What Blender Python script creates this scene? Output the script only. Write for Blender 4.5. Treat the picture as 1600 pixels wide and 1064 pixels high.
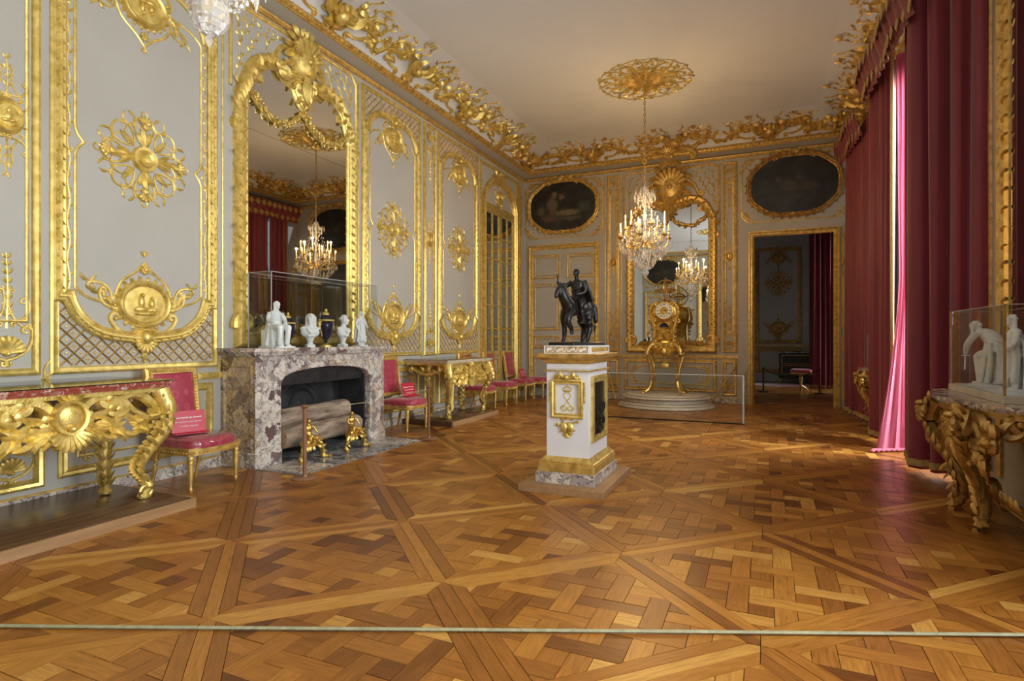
import bpy, math, random
from mathutils import Vector, Matrix
R = random.Random(7)
PI = math.pi
sc = bpy.context.scene
col = sc.collection
for o in list(bpy.data.objects):
    bpy.data.objects.remove(o)

# ------------------------------------------------------------------ camera, world, lights, exposure
YAW = math.atan(396 / 897.0)
cam_d = bpy.data.cameras.new('camera'); cam = bpy.data.objects.new('camera', cam_d); col.objects.link(cam)
cam_d.sensor_width = 36.0; cam_d.lens = 36.0 * 897 / 1600; cam_d.shift_y = -3.0 / 1600; cam_d.clip_start = 0.05
cam.location = (0, 0, 1.4); cam.rotation_euler = (PI / 2, 0, YAW)
sc.camera = cam
sc.view_settings.view_transform = 'Standard'; sc.view_settings.look = 'None'
sc.view_settings.gamma = 1.0; sc.view_settings.use_curve_mapping = False
sc.view_settings.exposure = 0.14
W = bpy.data.worlds.new('world'); sc.world = W; W.use_nodes = True
W.node_tree.nodes['Background'].inputs[0].default_value = (0.75, 0.85, 1.0, 1)
W.node_tree.nodes['Background'].inputs[1].default_value = 0.15
def area(name, loc, size, rot, power, color):
    l = bpy.data.lights.new(name, 'AREA'); l.shape = 'RECTANGLE'; l.size, l.size_y = size
    l.energy = power; l.color = color
    o = bpy.data.objects.new(name, l); col.objects.link(o); o.location = loc; o.rotation_euler = rot
    return o
# daylight of the four windows in the right-hand wall (they face -x): sky light falling in, and light thrown up by the sunlit ground outside
DAY = (0.94, 0.98, 1.0)
def window_light(name, y, w, sky, ground, spread=PI):
    o = area(name+'_sky', (2.62, y, 2.75), (4.2, w), (0, PI / 2 - 0.38, 0), sky, DAY); o.data.spread = spread
    if ground: area(name+'_ground', (2.70, y, 2.2), (3.2, w), (0, PI / 2 + 0.75, 0), ground, (0.90, 0.96, 1.0))
window_light('daylight_a', 3.2, 2.2, 185, 330)
window_light('daylight_d', -0.55, 2.2, 95, 190)
window_light('daylight_b', 8.1, 2.1, 330, 20, 1.7)
window_light('daylight_c', 11.9, 2.1, 5, 0)
window_light('daylight_next_room', 17.6, 2.0, 34, 0, 1.1)

# ------------------------------------------------------------------ dimensions of the room
XL, XR, YB, YN = -5.5, 1.95, 13.2, -1.9      # left, right, back and near walls
ZC, ZT = 5.32, 5.80                          # cornice, ceiling

# ------------------------------------------------------------------ mesh helpers
def vadd(a, b): return (a[0]+b[0], a[1]+b[1], a[2]+b[2])
def vsub(a, b): return (a[0]-b[0], a[1]-b[1], a[2]-b[2])
def vmul(a, k): return (a[0]*k, a[1]*k, a[2]*k)
def vcross(a, b): return (a[1]*b[2]-a[2]*b[1], a[2]*b[0]-a[0]*b[2], a[0]*b[1]-a[1]*b[0])
def vnorm(a):
    l = math.sqrt(a[0]**2+a[1]**2+a[2]**2) or 1.0
    return (a[0]/l, a[1]/l, a[2]/l)
def crom(pts, n=6, closed=False):
    """Catmull-Rom through the points (tuples of any length)"""
    P = list(pts); m = len(P); out = []
    rng = range(m if closed else m-1)
    for i in rng:
        p0 = P[i-1] if (closed or i > 0) else P[0]
        p1 = P[i]; p2 = P[(i+1) % m]
        p3 = P[(i+2) % m] if (closed or i+2 < m) else P[-1]
        for k in range(n):
            t = k/n
            out.append(tuple(0.5*((2*b)+(-a+c)*t+(2*a-5*b+4*c-d)*t*t+(-a+3*b-3*c+d)*t**3) for a, b, c, d in zip(p0, p1, p2, p3)))
    if not closed: out.append(tuple(P[-1]))
    return out
def spiral(c, r0, r1, a0, a1, n=14):
    return [(c[0]+(r0+(r1-r0)*k/n)*math.cos(a0+(a1-a0)*k/n), c[1]+(r0+(r1-r0)*k/n)*math.sin(a0+(a1-a0)*k/n)) for k in range(n+1)]

class MB:
    def __init__(s): s.v = []; s.f = []
    def add(s, v, f):
        b = len(s.v); s.v += v; s.f += [tuple(i+b for i in q) for q in f]; return s
    def box(s, x0, y0, z0, x1, y1, z1):
        v = [(x, y, z) for z in (z0, z1) for y in (y0, y1) for x in (x0, x1)]
        return s.add(v, [(0,2,3,1),(4,5,7,6),(0,1,5,4),(2,6,7,3),(0,4,6,2),(1,3,7,5)])
    def bbox(s, x0, y0, z0, x1, y1, z1, b=0.01):
        """box with chamfered vertical and top edges"""
        P = [(x0+b,y0),(x1-b,y0),(x1,y0+b),(x1,y1-b),(x1-b,y1),(x0+b,y1),(x0,y1-b),(x0,y0+b)]
        Q = [(x0+2*b,y0+b),(x1-2*b,y0+b),(x1-b,y0+2*b),(x1-b,y1-2*b),(x1-2*b,y1-b),(x0+2*b,y1-b),(x0+b,y1-2*b),(x0+b,y0+2*b)]
        v = [(x,y,z0) for x,y in P]+[(x,y,z1-b) for x,y in P]+[(x,y,z1) for x,y in Q]
        f = [tuple(range(7,-1,-1)), tuple(range(16,24))]
        for r in (0, 8):
            f += [(r+i, r+(i+1)%8, r+8+(i+1)%8, r+8+i) for i in range(8)]
        return s.add(v, f)
    def loft(s, rings, cap=True, closed=True):
        n = len(rings[0]); v = [p for r in rings for p in r]; f = []
        for i in range(len(rings)-1):
            for j in range(n if closed else n-1):
                a = i*n+j; b = i*n+(j+1) % n
                f.append((a, b, b+n, a+n))
        if cap and closed:
            f.append(tuple(range(n-1, -1, -1))); f.append(tuple(range((len(rings)-1)*n, len(rings)*n)))
        return s.add(v, f)
    def tube(s, pts, r, n=6, flat=1.0, up=(0,0,1), cap=True):
        """r: number or list; pts 2D get third coordinate 0; flat scales along up"""
        P = [(p[0], p[1], p[2] if len(p) > 2 else 0.0) for p in pts]; m = len(P)
        if m < 2: return s
        rr = [r]*m if not isinstance(r, (list, tuple)) else [r[0]+(r[-1]-r[0])*i/(m-1) for i in range(m)] if len(r) == 2 else list(r)
        rings = []
        prev = None
        for i in range(m):
            t = vnorm(vsub(P[min(i+1, m-1)], P[max(i-1, 0)]))
            a = vcross(t, up)
            if abs(a[0])+abs(a[1])+abs(a[2]) < 0.15:
                a = prev if prev else vcross(t, (1, 0, 0) if abs(t[0]) < 0.9 else (0, 1, 0))
            a = vnorm(a); b = vnorm(vcross(a, t)); prev = a
            ring = []
            for k in range(n):
                an = 2*PI*k/n
                ca, sa = math.cos(an)*rr[i], math.sin(an)*rr[i]*flat
                ring.append((P[i][0]+a[0]*ca+b[0]*sa, P[i][1]+a[1]*ca+b[1]*sa, P[i][2]+a[2]*ca+b[2]*sa))
            rings.append(ring)
        return s.loft(rings, cap)
    def lathe(s, prof, n=16, c=(0,0,0), a0=0.0, sx=1.0, sy=1.0):
        rings = [[(c[0]+r*sx*math.cos(a0+2*PI*k/n), c[1]+r*sy*math.sin(a0+2*PI*k/n), c[2]+z) for k in range(n)] for r, z in prof]
        return s.loft(rings)
    def ell(s, c, r, nu=10, nv=6, rot=None):
        if not isinstance(r, (list, tuple)): r = (r, r, r)
        v = []; f = []
        for i in range(1, nv):
            ph = PI*i/nv
            for k in range(nu):
                th = 2*PI*k/nu
                v.append((r[0]*math.sin(ph)*math.cos(th), r[1]*math.sin(ph)*math.sin(th), r[2]*math.cos(ph)))
        v.append((0,0,r[2])); v.append((0,0,-r[2])); T = len(v)-2; B = T+1
        for k in range(nu):
            k2 = (k+1) % nu
            f.append((T, k, k2)); f.append((B, (nv-2)*nu+k2, (nv-2)*nu+k))
            for i in range(nv-2):
                f.append((i*nu+k, (i+1)*nu+k, (i+1)*nu+k2, i*nu+k2))
        if rot is not None:
            v = [tuple(rot @ Vector(p)) for p in v]
        return s.add([vadd(p, c) for p in v], f)
    def prism(s, poly, z0, z1):
        n = len(poly)
        v = [(x, y, z0) for x, y in poly]+[(x, y, z1) for x, y in poly]
        f = [tuple(range(n-1, -1, -1)), tuple(range(n, 2*n))]+[(i, (i+1) % n, n+(i+1) % n, n+i) for i in range(n)]
        return s.add(v, f)
    def sweep(s, path, prof, closed=True):
        """moulding: path of (u,v), profile of (offset to the left of travel, height w), mitred"""
        P = list(path); m = len(P); rings = []
        for i in range(m):
            a = P[i-1] if (closed or i > 0) else None
            b = P[(i+1) % m] if (closed or i < m-1) else None
            d1 = vnorm((P[i][0]-a[0], P[i][1]-a[1], 0)) if a else None
            d2 = vnorm((b[0]-P[i][0], b[1]-P[i][1], 0)) if b else None
            if d1 is None: d1 = d2
            if d2 is None: d2 = d1
            n1 = (-d1[1], d1[0]); n2 = (-d2[1], d2[0])
            k = 1+n1[0]*n2[0]+n1[1]*n2[1]
            k = max(k, 0.35)
            mx, my = (n1[0]+n2[0])/k, (n1[1]+n2[1])/k
            rings.append([(P[i][0]+mx*o, P[i][1]+my*o, w) for o, w in prof])
        if closed: rings.append(rings[0])
        return s.loft(rings, cap=False, closed=False)
    def leaf(s, p, ang, L, wd, bulge=0.35, curl=0.3, n=5, side=1):
        """pointed leaf lying on the wall plane from p along ang, with a raised mid rib"""
        p = (p[0], p[1], p[2] if len(p) > 2 else 0.0)
        v = []; f = []
        a = ang
        x, y = p[0], p[1]; st = L/n
        for i in range(n+1):
            t = i/n
            hw = wd*0.5*(math.sin(PI*min(1, t*0.92+0.08))**0.8)*(1 if i < n else 0.05)
            c, sn = math.cos(a), math.sin(a)
            h = p[2]+wd*bulge*math.sin(PI*(0.15+0.75*t))
            v += [(x-sn*-hw, y+c*-hw, p[2]), (x, y, h), (x+sn*-hw, y-c*-hw, p[2])]
            x += c*st; y += sn*st; a += curl*side/n*2
        for i in range(n):
            b = i*3
            f += [(b, b+1, b+4, b+3), (b+1, b+2, b+5, b+4)]
        return s.add(v, f)
    def shell(s, c, r, a0, a1, n=7, h=0.03, hub=True):
        for k in range(n):
            a = a0+(a1-a0)*(k+0.5)/n
            wd = r*abs(a1-a0)/n*1.05
            L = r*(0.85+0.15*math.sin(PI*(k+0.5)/n))
            pts = [(c[0]+math.cos(a)*L*t, c[1]+math.sin(a)*L*t, (c[2] if len(c) > 2 else 0)+h*t*0.6) for t in (0.1, 0.5, 0.85, 1.0)]
            s.tube(pts, [wd*0.12, wd*0.35, wd*0.5, wd*0.28], 6)
        if hub: s.ell((c[0], c[1], (c[2] if len(c) > 2 else 0)+h*0.4), (r*0.18, r*0.18, h), 8, 5)
        return s
    def vine(s, pts, r, ll, step, closed=False, both=False, wd=0.45):
        """thin stem with small leaves to left and right"""
        s.tube(pts, r, 5)
        acc = 0; side = 1
        for i in range(1, len(pts)):
            dx, dy = pts[i][0]-pts[i-1][0], pts[i][1]-pts[i-1][1]
            acc += math.hypot(dx, dy)
            if acc > step:
                acc = 0; a = math.atan2(dy, dx)
                for sd in ((1, -1) if both else (side,)):
                    s.leaf((pts[i][0], pts[i][1], 0.002), a+sd*0.9, ll*R.uniform(.8, 1.2), ll*wd, 0.3, 0.5, 4, -sd)
                side = -side
        return s
    def scroll(s, p0, p1, bulge, r, c0=0.0, c1=0.0, n=8):
        """C- or S-scroll from p0 to p1; bulge to the left; c0/c1 are the signed radii of the curls at its ends"""
        dx, dy = p1[0]-p0[0], p1[1]-p0[1]
        L = math.hypot(dx, dy); nx, ny = -dy/L, dx/L
        pts = []
        for k in range(n+1):
            t = k/n; b = bulge*4*t*(1-t)
            pts.append((p0[0]+dx*t+nx*b, p0[1]+dy*t+ny*b))
        def curl(pa, pb, c):
            a = math.atan2(pb[1]-pa[1], pb[0]-pa[0]); sg = 1 if c > 0 else -1; c = abs(c)
            cx, cy = pb[0]-math.sin(a)*c*sg, pb[1]+math.cos(a)*c*sg
            st = math.atan2(pb[1]-cy, pb[0]-cx)
            return spiral((cx, cy), c, c*0.3, st, st+sg*4.9, 12)[1:]
        full = pts
        nr = len(pts)
        tail = curl(pts[-2], pts[-1], c1) if c1 else []
        head = curl(pts[1], pts[0], c0)[::-1] if c0 else []
        full = head+pts+tail
        m = len(full); rad = []
        for i in range(m):
            t = i/(m-1); rad.append(r*(0.55+0.45*math.sin(PI*t)))
        s.tube(full, rad, 6, 1.0)
        if c1: s.ell((tail[-1][0], tail[-1][1], r*.3), r*0.9, 6, 4)
        if c0: s.ell((head[0][0], head[0][1], r*.3), r*0.9, 6, 4)
        return s
    def mirror_u(s, start_v, start_f, u0):
        """mirrors everything added since (start_v,start_f) about u=u0"""
        v = [(2*u0-p[0], p[1], p[2]) for p in s.v[start_v:]]
        n = len(s.v)
        f = [tuple(reversed([i-start_v+n for i in q])) for q in s.f[start_f:]]
        s.v += v; s.f += f
        return s
    def mark(s): return (len(s.v), len(s.f))
    def merge(s, o, fn=None):
        return s.add([fn(p) for p in o.v] if fn else list(o.v), o.f)
    def map(s, fn):
        s.v = [fn(p) for p in s.v]; return s
    def mesh(s, name, mat, sharp=42, flat=False):
        me = bpy.data.meshes.new(name); me.from_pydata(s.v, [], s.f)
        if not flat:
            me.polygons.foreach_set('use_smooth', [True]*len(me.polygons))
            me.set_sharp_from_angle(angle=math.radians(sharp))
        if mat: me.materials.append(mat)
        return me
    def build(s, name, mat, parent=None, loc=None, rot=None, sharp=42, flat=False, fn=None):
        if fn: s.map(fn)
        o = bpy.data.objects.new(name, s.mesh(name, mat, sharp, flat)); col.objects.link(o)
        if parent: o.parent = parent
        if loc: o.location = loc
        if rot: o.rotation_euler = rot
        return o
def tag(o, label=None, cat=None, group=None, kind=None):
    if label: o['label'] = label
    if cat: o['category'] = cat
    if group: o['group'] = group
    if kind: o['kind'] = kind
    return o
def thing(name, label, cat, loc=(0,0,0), rz=0.0, group=None):
    o = bpy.data.objects.new(name, None); col.objects.link(o); o.empty_display_size = 0.1
    o.location = loc; o.rotation_euler = (0, 0, rz)
    return tag(o, label, cat, group)
def copy_tree(o, parent=None):
    c = o.copy(); col.objects.link(c)
    if parent: c.parent = parent
    for ch in [x for x in bpy.data.objects if x.parent == o]:
        copy_tree(ch, c)
    return c
def sculpt(mb, name, mat, parent, voxel=0.01, smooth=3, loc=None, rot=None):
    """fuses overlapping shapes into one continuous surface"""
    o = mb.build(name, mat, None)
    m = o.modifiers.new('r', 'REMESH'); m.mode = 'VOXEL'; m.voxel_size = voxel; m.use_smooth_shade = True
    k = o.modifiers.new('s', 'SMOOTH'); k.factor = 0.5; k.iterations = smooth
    dg = bpy.context.evaluated_depsgraph_get()
    me = bpy.data.meshes.new_from_object(o.evaluated_get(dg))
    o.modifiers.clear(); old = o.data; o.data = me; bpy.data.meshes.remove(old); me.name = name
    me.polygons.foreach_set('use_smooth', [True]*len(me.polygons))
    if not me.materials: me.materials.append(mat)
    if parent: o.parent = parent
    if loc: o.location = loc
    if rot: o.rotation_euler = rot
    return o
# maps from (along, up, out) to the walls
def onL(p): return (XL+p[2], p[0], p[1])
def onB(p): return (p[0], YB-p[2], p[1])
def onR(p): return (XR-p[2], -p[0], p[1])      # u = -y
def onN(p): return (-p[0], YN+p[2], p[1])      # u = -x

# ------------------------------------------------------------------ materials
def newmat(name):
    m = bpy.data.materials.new(name); m.use_nodes = True
    nt = m.node_tree; return m, nt, nt.nodes['Principled BSDF'], nt.links
def rgba(c): return (c[0], c[1], c[2], 1)
def ramp(nt, fac, stops):
    r = nt.nodes.new('ShaderNodeValToRGB')
    e = r.color_ramp.elements
    while len(e) < len(stops): e.new(0.5)
    for el, (p, c) in zip(e, stops): el.position = p; el.color = rgba(c)
    nt.links.new(fac, r.inputs[0]); return r.outputs[0]
def noise(nt, scale, detail=4, coord='Object', vec=None, stretch=None, dist=0.0, rough=0.5):
    n = nt.nodes.new('ShaderNodeTexNoise'); n.inputs['Scale'].default_value = scale; n.inputs['Detail'].default_value = detail
    n.inputs['Distortion'].default_value = dist; n.inputs['Roughness'].default_value = rough
    if vec is None:
        t = nt.nodes.new('ShaderNodeTexCoord'); vec = t.outputs[coord]
    if stretch:
        mp = nt.nodes.new('ShaderNodeMapping'); mp.inputs['Scale'].default_value = stretch
        nt.links.new(vec, mp.inputs[0]); vec = mp.outputs[0]
    nt.links.new(vec, n.inputs['Vector']); return n.outputs[0]
def bump(nt, bs, h, strength=0.3, dist=0.01):
    b = nt.nodes.new('ShaderNodeBump'); b.inputs['Strength'].default_value = strength; b.inputs['Distance'].default_value = dist
    nt.links.new(h, b.inputs['Height']); nt.links.new(b.outputs[0], bs.inputs['Normal'])
def simple(name, c0, c1, rough=0.5, metal=0.0, scale=8, bs_=0.0, bscale=40, spec=0.5, stretch=None):
    m, nt, b, L = newmat(name)
    L.new(ramp(nt, noise(nt, scale, 4, stretch=stretch), [(0.3, c0), (0.7, c1)]), b.inputs['Base Color'])
    b.inputs['Roughness'].default_value = rough; b.inputs['Metallic'].default_value = metal
    b.inputs['Specular IOR Level'].default_value = spec
    if bs_: bump(nt, b, noise(nt, bscale, 5, stretch=stretch), bs_, 0.005)
    return m
M = {}
M['cream'] = simple('cream_paint', (0.41, 0.395, 0.35), (0.45, 0.435, 0.39), 0.5, 0, 1.2, 0.04, 60)
M['ceil'] = simple('ceiling_plaster', (0.69, 0.71, 0.735), (0.75, 0.77, 0.795), 0.8, 0, 0.5, 0.05, 30)
def goldmat(name, c0, c1, rough, metal):
    m, nt, b, L = newmat(name)
    n = noise(nt, 14, 5)
    L.new(ramp(nt, n, [(0.32, c0), (0.62, c1)]), b.inputs['Base Color'])
    b.inputs['Metallic'].default_value = metal
    rr = nt.nodes.new('ShaderNodeMapRange'); rr.inputs[3].default_value = rough-0.08; rr.inputs[4].default_value = rough+0.12
    L.new(n, rr.inputs[0]); L.new(rr.outputs[0], b.inputs['Roughness'])
    bump(nt, b, noise(nt, 70, 4), 0.35, 0.006)
    return m
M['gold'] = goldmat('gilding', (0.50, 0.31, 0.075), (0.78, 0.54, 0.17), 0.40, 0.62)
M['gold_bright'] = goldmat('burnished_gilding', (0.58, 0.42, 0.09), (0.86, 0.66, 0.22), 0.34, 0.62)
M['gold_dull'] = goldmat('old_and_shaded_gilding', (0.34, 0.20, 0.06), (0.60, 0.38, 0.12), 0.42, 0.75)  # also gives the window-side consoles their shade by colour
M['bronze_gilt'] = goldmat('gilt_bronze', (0.50, 0.31, 0.07), (0.78, 0.54, 0.16), 0.3, 0.9)
M['bronze'] = simple('dark_bronze', (0.016, 0.014, 0.013), (0.04, 0.036, 0.032), 0.34, 0.55, 10, 0.1, 60)
M['iron'] = simple('black_iron', (0.018, 0.018, 0.02), (0.045, 0.045, 0.048), 0.55, 0.4, 6, 0.3, 30)
M['soot'] = simple('sooty_lining', (0.012, 0.012, 0.013), (0.035, 0.035, 0.037), 0.8, 0, 5, 0.3, 25)
M['white'] = simple('white_painted_marble', (0.74, 0.75, 0.78), (0.82, 0.83, 0.85), 0.35, 0, 2)
M['biscuit'] = simple('white_biscuit_porcelain', (0.80, 0.82, 0.83), (0.87, 0.89, 0.89), 0.55, 0, 5)
M['blue'] = simple('dark_blue_porcelain', (0.008, 0.008, 0.03), (0.014, 0.014, 0.05), 0.1, 0, 5)
M['post'] = simple('brown_barrier_post', (0.24, 0.11, 0.055), (0.32, 0.16, 0.085), 0.45, 0.1, 9)
M['oak'] = simple('oak_edge', (0.30, 0.165, 0.075), (0.41, 0.24, 0.115), 0.45, 0, 5, 0.15, 30, stretch=(4, .4, 4))
M['darkoak'] = simple('dark_polished_oak', (0.085, 0.045, 0.022), (0.15, 0.085, 0.042), 0.22, 0, 3, 0.1, 30, stretch=(8, .6, 4))
M['bark'] = simple('log_bark', (0.13, 0.085, 0.055), (0.46, 0.36, 0.27), 0.9, 0, 16, 1.0, 26, stretch=(1, .22, 1))
M['logend'] = simple('log_end', (0.36, 0.22, 0.12), (0.52, 0.36, 0.22), 0.9, 0, 22)
M['slate'] = simple('clock_stone', (0.50, 0.43, 0.33), (0.66, 0.58, 0.47), 0.4, 0, 7, 0.08, 20)
M['cord'] = simple('pale_cord', (0.30, 0.29, 0.17), (0.44, 0.42, 0.26), 0.5, 0, 30)
M['candle'] = simple('wax_candle', (0.85, 0.72, 0.46), (0.92, 0.80, 0.55), 0.5, 0, 5)
M['dark'] = simple('dark_glass_tabletop', (0.012, 0.016, 0.014), (0.02, 0.026, 0.022), 0.06, 0, 4)
M['skin'] = simple('skin', (0.55, 0.33, 0.24), (0.62, 0.38, 0.28), 0.55, 0, 6)
M['jacket'] = simple('dark_jacket', (0.012, 0.012, 0.014), (0.02, 0.02, 0.022), 0.8, 0, 6)
M['scarf'] = simple('white_scarf', (0.75, 0.74, 0.72), (0.83, 0.82, 0.80), 0.8, 0, 6)
M['hair'] = simple('brown_hair', (0.10, 0.06, 0.035), (0.16, 0.10, 0.06), 0.6, 0, 30)
def marble(name, stops, vein, scale, rough=0.18, veinw=0.05):
    m, nt, b, L = newmat(name)
    tc = nt.nodes.new('ShaderNodeTexCoord')
    nz = nt.nodes.new('ShaderNodeTexNoise'); nz.inputs['Scale'].default_value = scale*0.9; nz.inputs['Detail'].default_value = 7; nz.inputs['Roughness'].default_value = 0.62
    L.new(tc.outputs['Object'], nz.inputs['Vector'])
    mx = nt.nodes.new('ShaderNodeVectorMath'); mx.operation = 'MULTIPLY_ADD'
    L.new(nz.outputs['Color'], mx.inputs[0]); mx.inputs[1].default_value = (3.6/scale,)*3; L.new(tc.outputs['Object'], mx.inputs[2])
    def vor(feature):
        v = nt.nodes.new('ShaderNodeTexVoronoi'); v.feature = feature; v.inputs['Scale'].default_value = scale
        L.new(mx.outputs[0], v.inputs['Vector']); return v
    v1 = vor('F1'); v2 = vor('DISTANCE_TO_EDGE')
    sep = nt.nodes.new('ShaderNodeSeparateColor'); L.new(v1.outputs['Color'], sep.inputs[0])
    cellc = ramp(nt, sep.outputs[0], stops)
    nt.nodes[-1].color_ramp.interpolation = 'CONSTANT' if False else 'LINEAR'
    n2 = noise(nt, scale*2.2, 6, vec=mx.outputs[0], dist=1.2)
    mul = nt.nodes.new('ShaderNodeMixRGB'); mul.blend_type = 'MULTIPLY'; mul.inputs[0].default_value = 0.55
    L.new(cellc, mul.inputs[1]); L.new(ramp(nt, n2, [(0.36, (0.45, 0.40, 0.42)), (0.56, (1, 1, 1))]), mul.inputs[2])
    mr = ramp(nt, v2.outputs['Distance'], [(0.0, (1, 1, 1)), (veinw, (0, 0, 0))])
    mix = nt.nodes.new('ShaderNodeMixRGB'); L.new(mr, mix.inputs[0]); L.new(mul.outputs[0], mix.inputs[1]); mix.inputs[2].default_value = rgba(vein)
    L.new(mix.outputs[0], b.inputs['Base Color']); b.inputs['Roughness'].default_value = rough
    return m
M['breccia'] = marble('violet_breccia_marble', [(0.0, (0.72, 0.66, 0.58)), (0.4, (0.66, 0.60, 0.52)), (0.55, (0.52, 0.38, 0.22)), (0.7, (0.50, 0.44, 0.42)), (0.85, (0.13, 0.075, 0.07)), (1.0, (0.68, 0.64, 0.60))], (0.07, 0.05, 0.06), 9, 0.18, 0.055)
M['breccia_warm'] = marble('warm_breccia_marble', [(0.0, (0.60, 0.47, 0.28)), (0.4, (0.52, 0.38, 0.20)), (0.55, (0.12, 0.06, 0.05)), (0.75, (0.62, 0.52, 0.38)), (1.0, (0.20, 0.12, 0.09))], (0.05, 0.035, 0.04), 7, 0.18, 0.05)
M['skirt'] = marble('white_veined_marble', [(0.0, (0.72, 0.67, 0.58)), (0.6, (0.66, 0.59, 0.48)), (1.0, (0.40, 0.34, 0.33))], (0.085, 0.05, 0.06), 7, 0.25, 0.075)
M['hearth'] = marble('grey_veined_marble', [(0.0, (0.42, 0.43, 0.42)), (0.5, (0.30, 0.31, 0.32)), (0.75, (0.10, 0.11, 0.12)), (1.0, (0.46, 0.46, 0.44))], (0.05, 0.05, 0.055), 6, 0.2, 0.08)
M['redmarble'] = marble('red_speckled_marble', [(0.0, (0.36, 0.085, 0.05)), (0.7, (0.28, 0.06, 0.04)), (0.9, (0.50, 0.30, 0.22)), (1.0, (0.66, 0.50, 0.42))], (0.30, 0.07, 0.05), 45, 0.15, 0.06)
M['beigemarble'] = marble('beige_marble', [(0.0, (0.62, 0.52, 0.36)), (1.0, (0.72, 0.63, 0.47))], (0.45, 0.34, 0.2), 9, 0.2, 0.05)
def damask(name, c0, c1, scale, rough=0.45, trans=0.0):
    m, nt, b, L = newmat(name)
    tc = nt.nodes.new('ShaderNodeTexCoord')
    v = nt.nodes.new('ShaderNodeTexVoronoi'); v.inputs['Scale'].default_value = scale; v.feature = 'SMOOTH_F1'; v.inputs['Randomness'].default_value = 0.25
    L.new(tc.outputs['Object'], v.inputs['Vector'])
    w = nt.nodes.new('ShaderNodeMath'); w.operation = 'SINE'
    k = nt.nodes.new('ShaderNodeMath'); k.operation = 'MULTIPLY'; k.inputs[1].default_value = 24.0
    L.new(v.outputs['Distance'], k.inputs[0]); L.new(k.outputs[0], w.inputs[0])
    L.new(ramp(nt, w.outputs[0], [(0.40, c0), (0.60, c1)]), b.inputs['Base Color'])
    b.inputs['Roughness'].default_value = rough
    b.inputs['Sheen Weight'].default_value = 0.3
    bump(nt, b, noise(nt, 220, 2), 0.12, 0.002)
    return m
M['damask'] = damask('crimson_damask', (0.36, 0.028, 0.06), (0.47, 0.06, 0.10), 9, 0.36)
def curtainmat(name, c0, c1, trans):
    m, nt, b, L = newmat(name)
    cc = ramp(nt, noise(nt, 5, 4, stretch=(1, 1, .15)), [(0.3, c0), (0.7, c1)])
    L.new(cc, b.inputs['Base Color']); b.inputs['Roughness'].default_value = 0.55; b.inputs['Sheen Weight'].default_value = 0.4
    bump(nt, b, noise(nt, 300, 2), 0.1, 0.001)
    if trans:
        t = nt.nodes.new('ShaderNodeBsdfTranslucent'); L.new(cc, t.inputs[0])
        mx = nt.nodes.new('ShaderNodeMixShader'); mx.inputs[0].default_value = trans
        L.new(b.outputs[0], mx.inputs[1]); L.new(t.outputs[0], mx.inputs[2])
        L.new(mx.outputs[0], nt.nodes['Material Output'].inputs[0])
    return m
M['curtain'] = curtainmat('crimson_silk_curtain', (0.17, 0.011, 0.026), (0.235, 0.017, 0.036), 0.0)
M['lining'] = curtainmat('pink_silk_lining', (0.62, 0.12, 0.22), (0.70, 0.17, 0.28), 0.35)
M['braid'] = simple('gold_braid', (0.36, 0.24, 0.07), (0.50, 0.35, 0.12), 0.6, 0.1, 30)
def mirrormat():
    m, nt, b, L = newmat('mirror_glass')
    b.inputs['Base Color'].default_value = (0.70, 0.71, 0.68, 1); b.inputs['Metallic'].default_value = 1; b.inputs['Roughness'].default_value = 0.015
    return m
M['mirror'] = mirrormat()
def panemat(name, tint, refl):
    m, nt, b, L = newmat(name)
    nt.nodes.remove(b)
    t = nt.nodes.new('ShaderNodeBsdfTransparent'); t.inputs[0].default_value = rgba(tint)
    g = nt.nodes.new('ShaderNodeBsdfGlossy'); g.inputs['Roughness'].default_value = 0.02
    lw = nt.nodes.new('ShaderNodeLayerWeight'); lw.inputs[0].default_value = 0.5
    pw = nt.nodes.new('ShaderNodeMath'); pw.operation = 'POWER'; pw.inputs[1].default_value = 4.0; L.new(lw.outputs['Facing'], pw.inputs[0])
    k = nt.nodes.new('ShaderNodeMath'); k.operation = 'MULTIPLY_ADD'; k.inputs[1].default_value = 0.5*refl; k.inputs[2].default_value = 0.035*refl; k.use_clamp = True; L.new(pw.outputs[0], k.inputs[0])
    mx = nt.nodes.new('ShaderNodeMixShader'); L.new(k.outputs[0], mx.inputs[0]); L.new(t.outputs[0], mx.inputs[1]); L.new(g.outputs[0], mx.inputs[2])
    L.new(mx.outputs[0], nt.nodes['Material Output'].inputs[0])
    return m
M['pane'] = panemat('clear_pane', (0.96, 0.97, 0.965), 0.9)
def edgemat():
    m, nt, b, L = newmat('pane_edge')
    b.inputs['Base Color'].default_value = (0.70, 0.73, 0.71, 1); b.inputs['Roughness'].default_value = 0.25; b.inputs['Alpha'].default_value = 0.5
    return m
M['edge'] = edgemat()
M['plastic'] = panemat('clear_plastic_cover', (0.97, 0.97, 0.97), 2.2)
def crystal():
    m, nt, b, L = newmat('cut_crystal')
    b.inputs['Base Color'].default_value = (0.97, 0.95, 0.92, 1); b.inputs['Roughness'].default_value = 0.03
    b.inputs['Transmission Weight'].default_value = 0.8; b.inputs['IOR'].default_value = 1.6
    return m
M['crystal'] = crystal()
def emit(name, c, s):
    m, nt, b, L = newmat(name)
    b.inputs['Emission Color'].default_value = rgba(c); b.inputs['Emission Strength'].default_value = s; b.inputs['Base Color'].default_value = rgba(c)
    return m
M['flame'] = emit('candle_flame', (1.0, 0.62, 0.22), 22)
M['sky'] = emit('overcast_sky', (0.95, 0.97, 1.0), 3.0)
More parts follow.
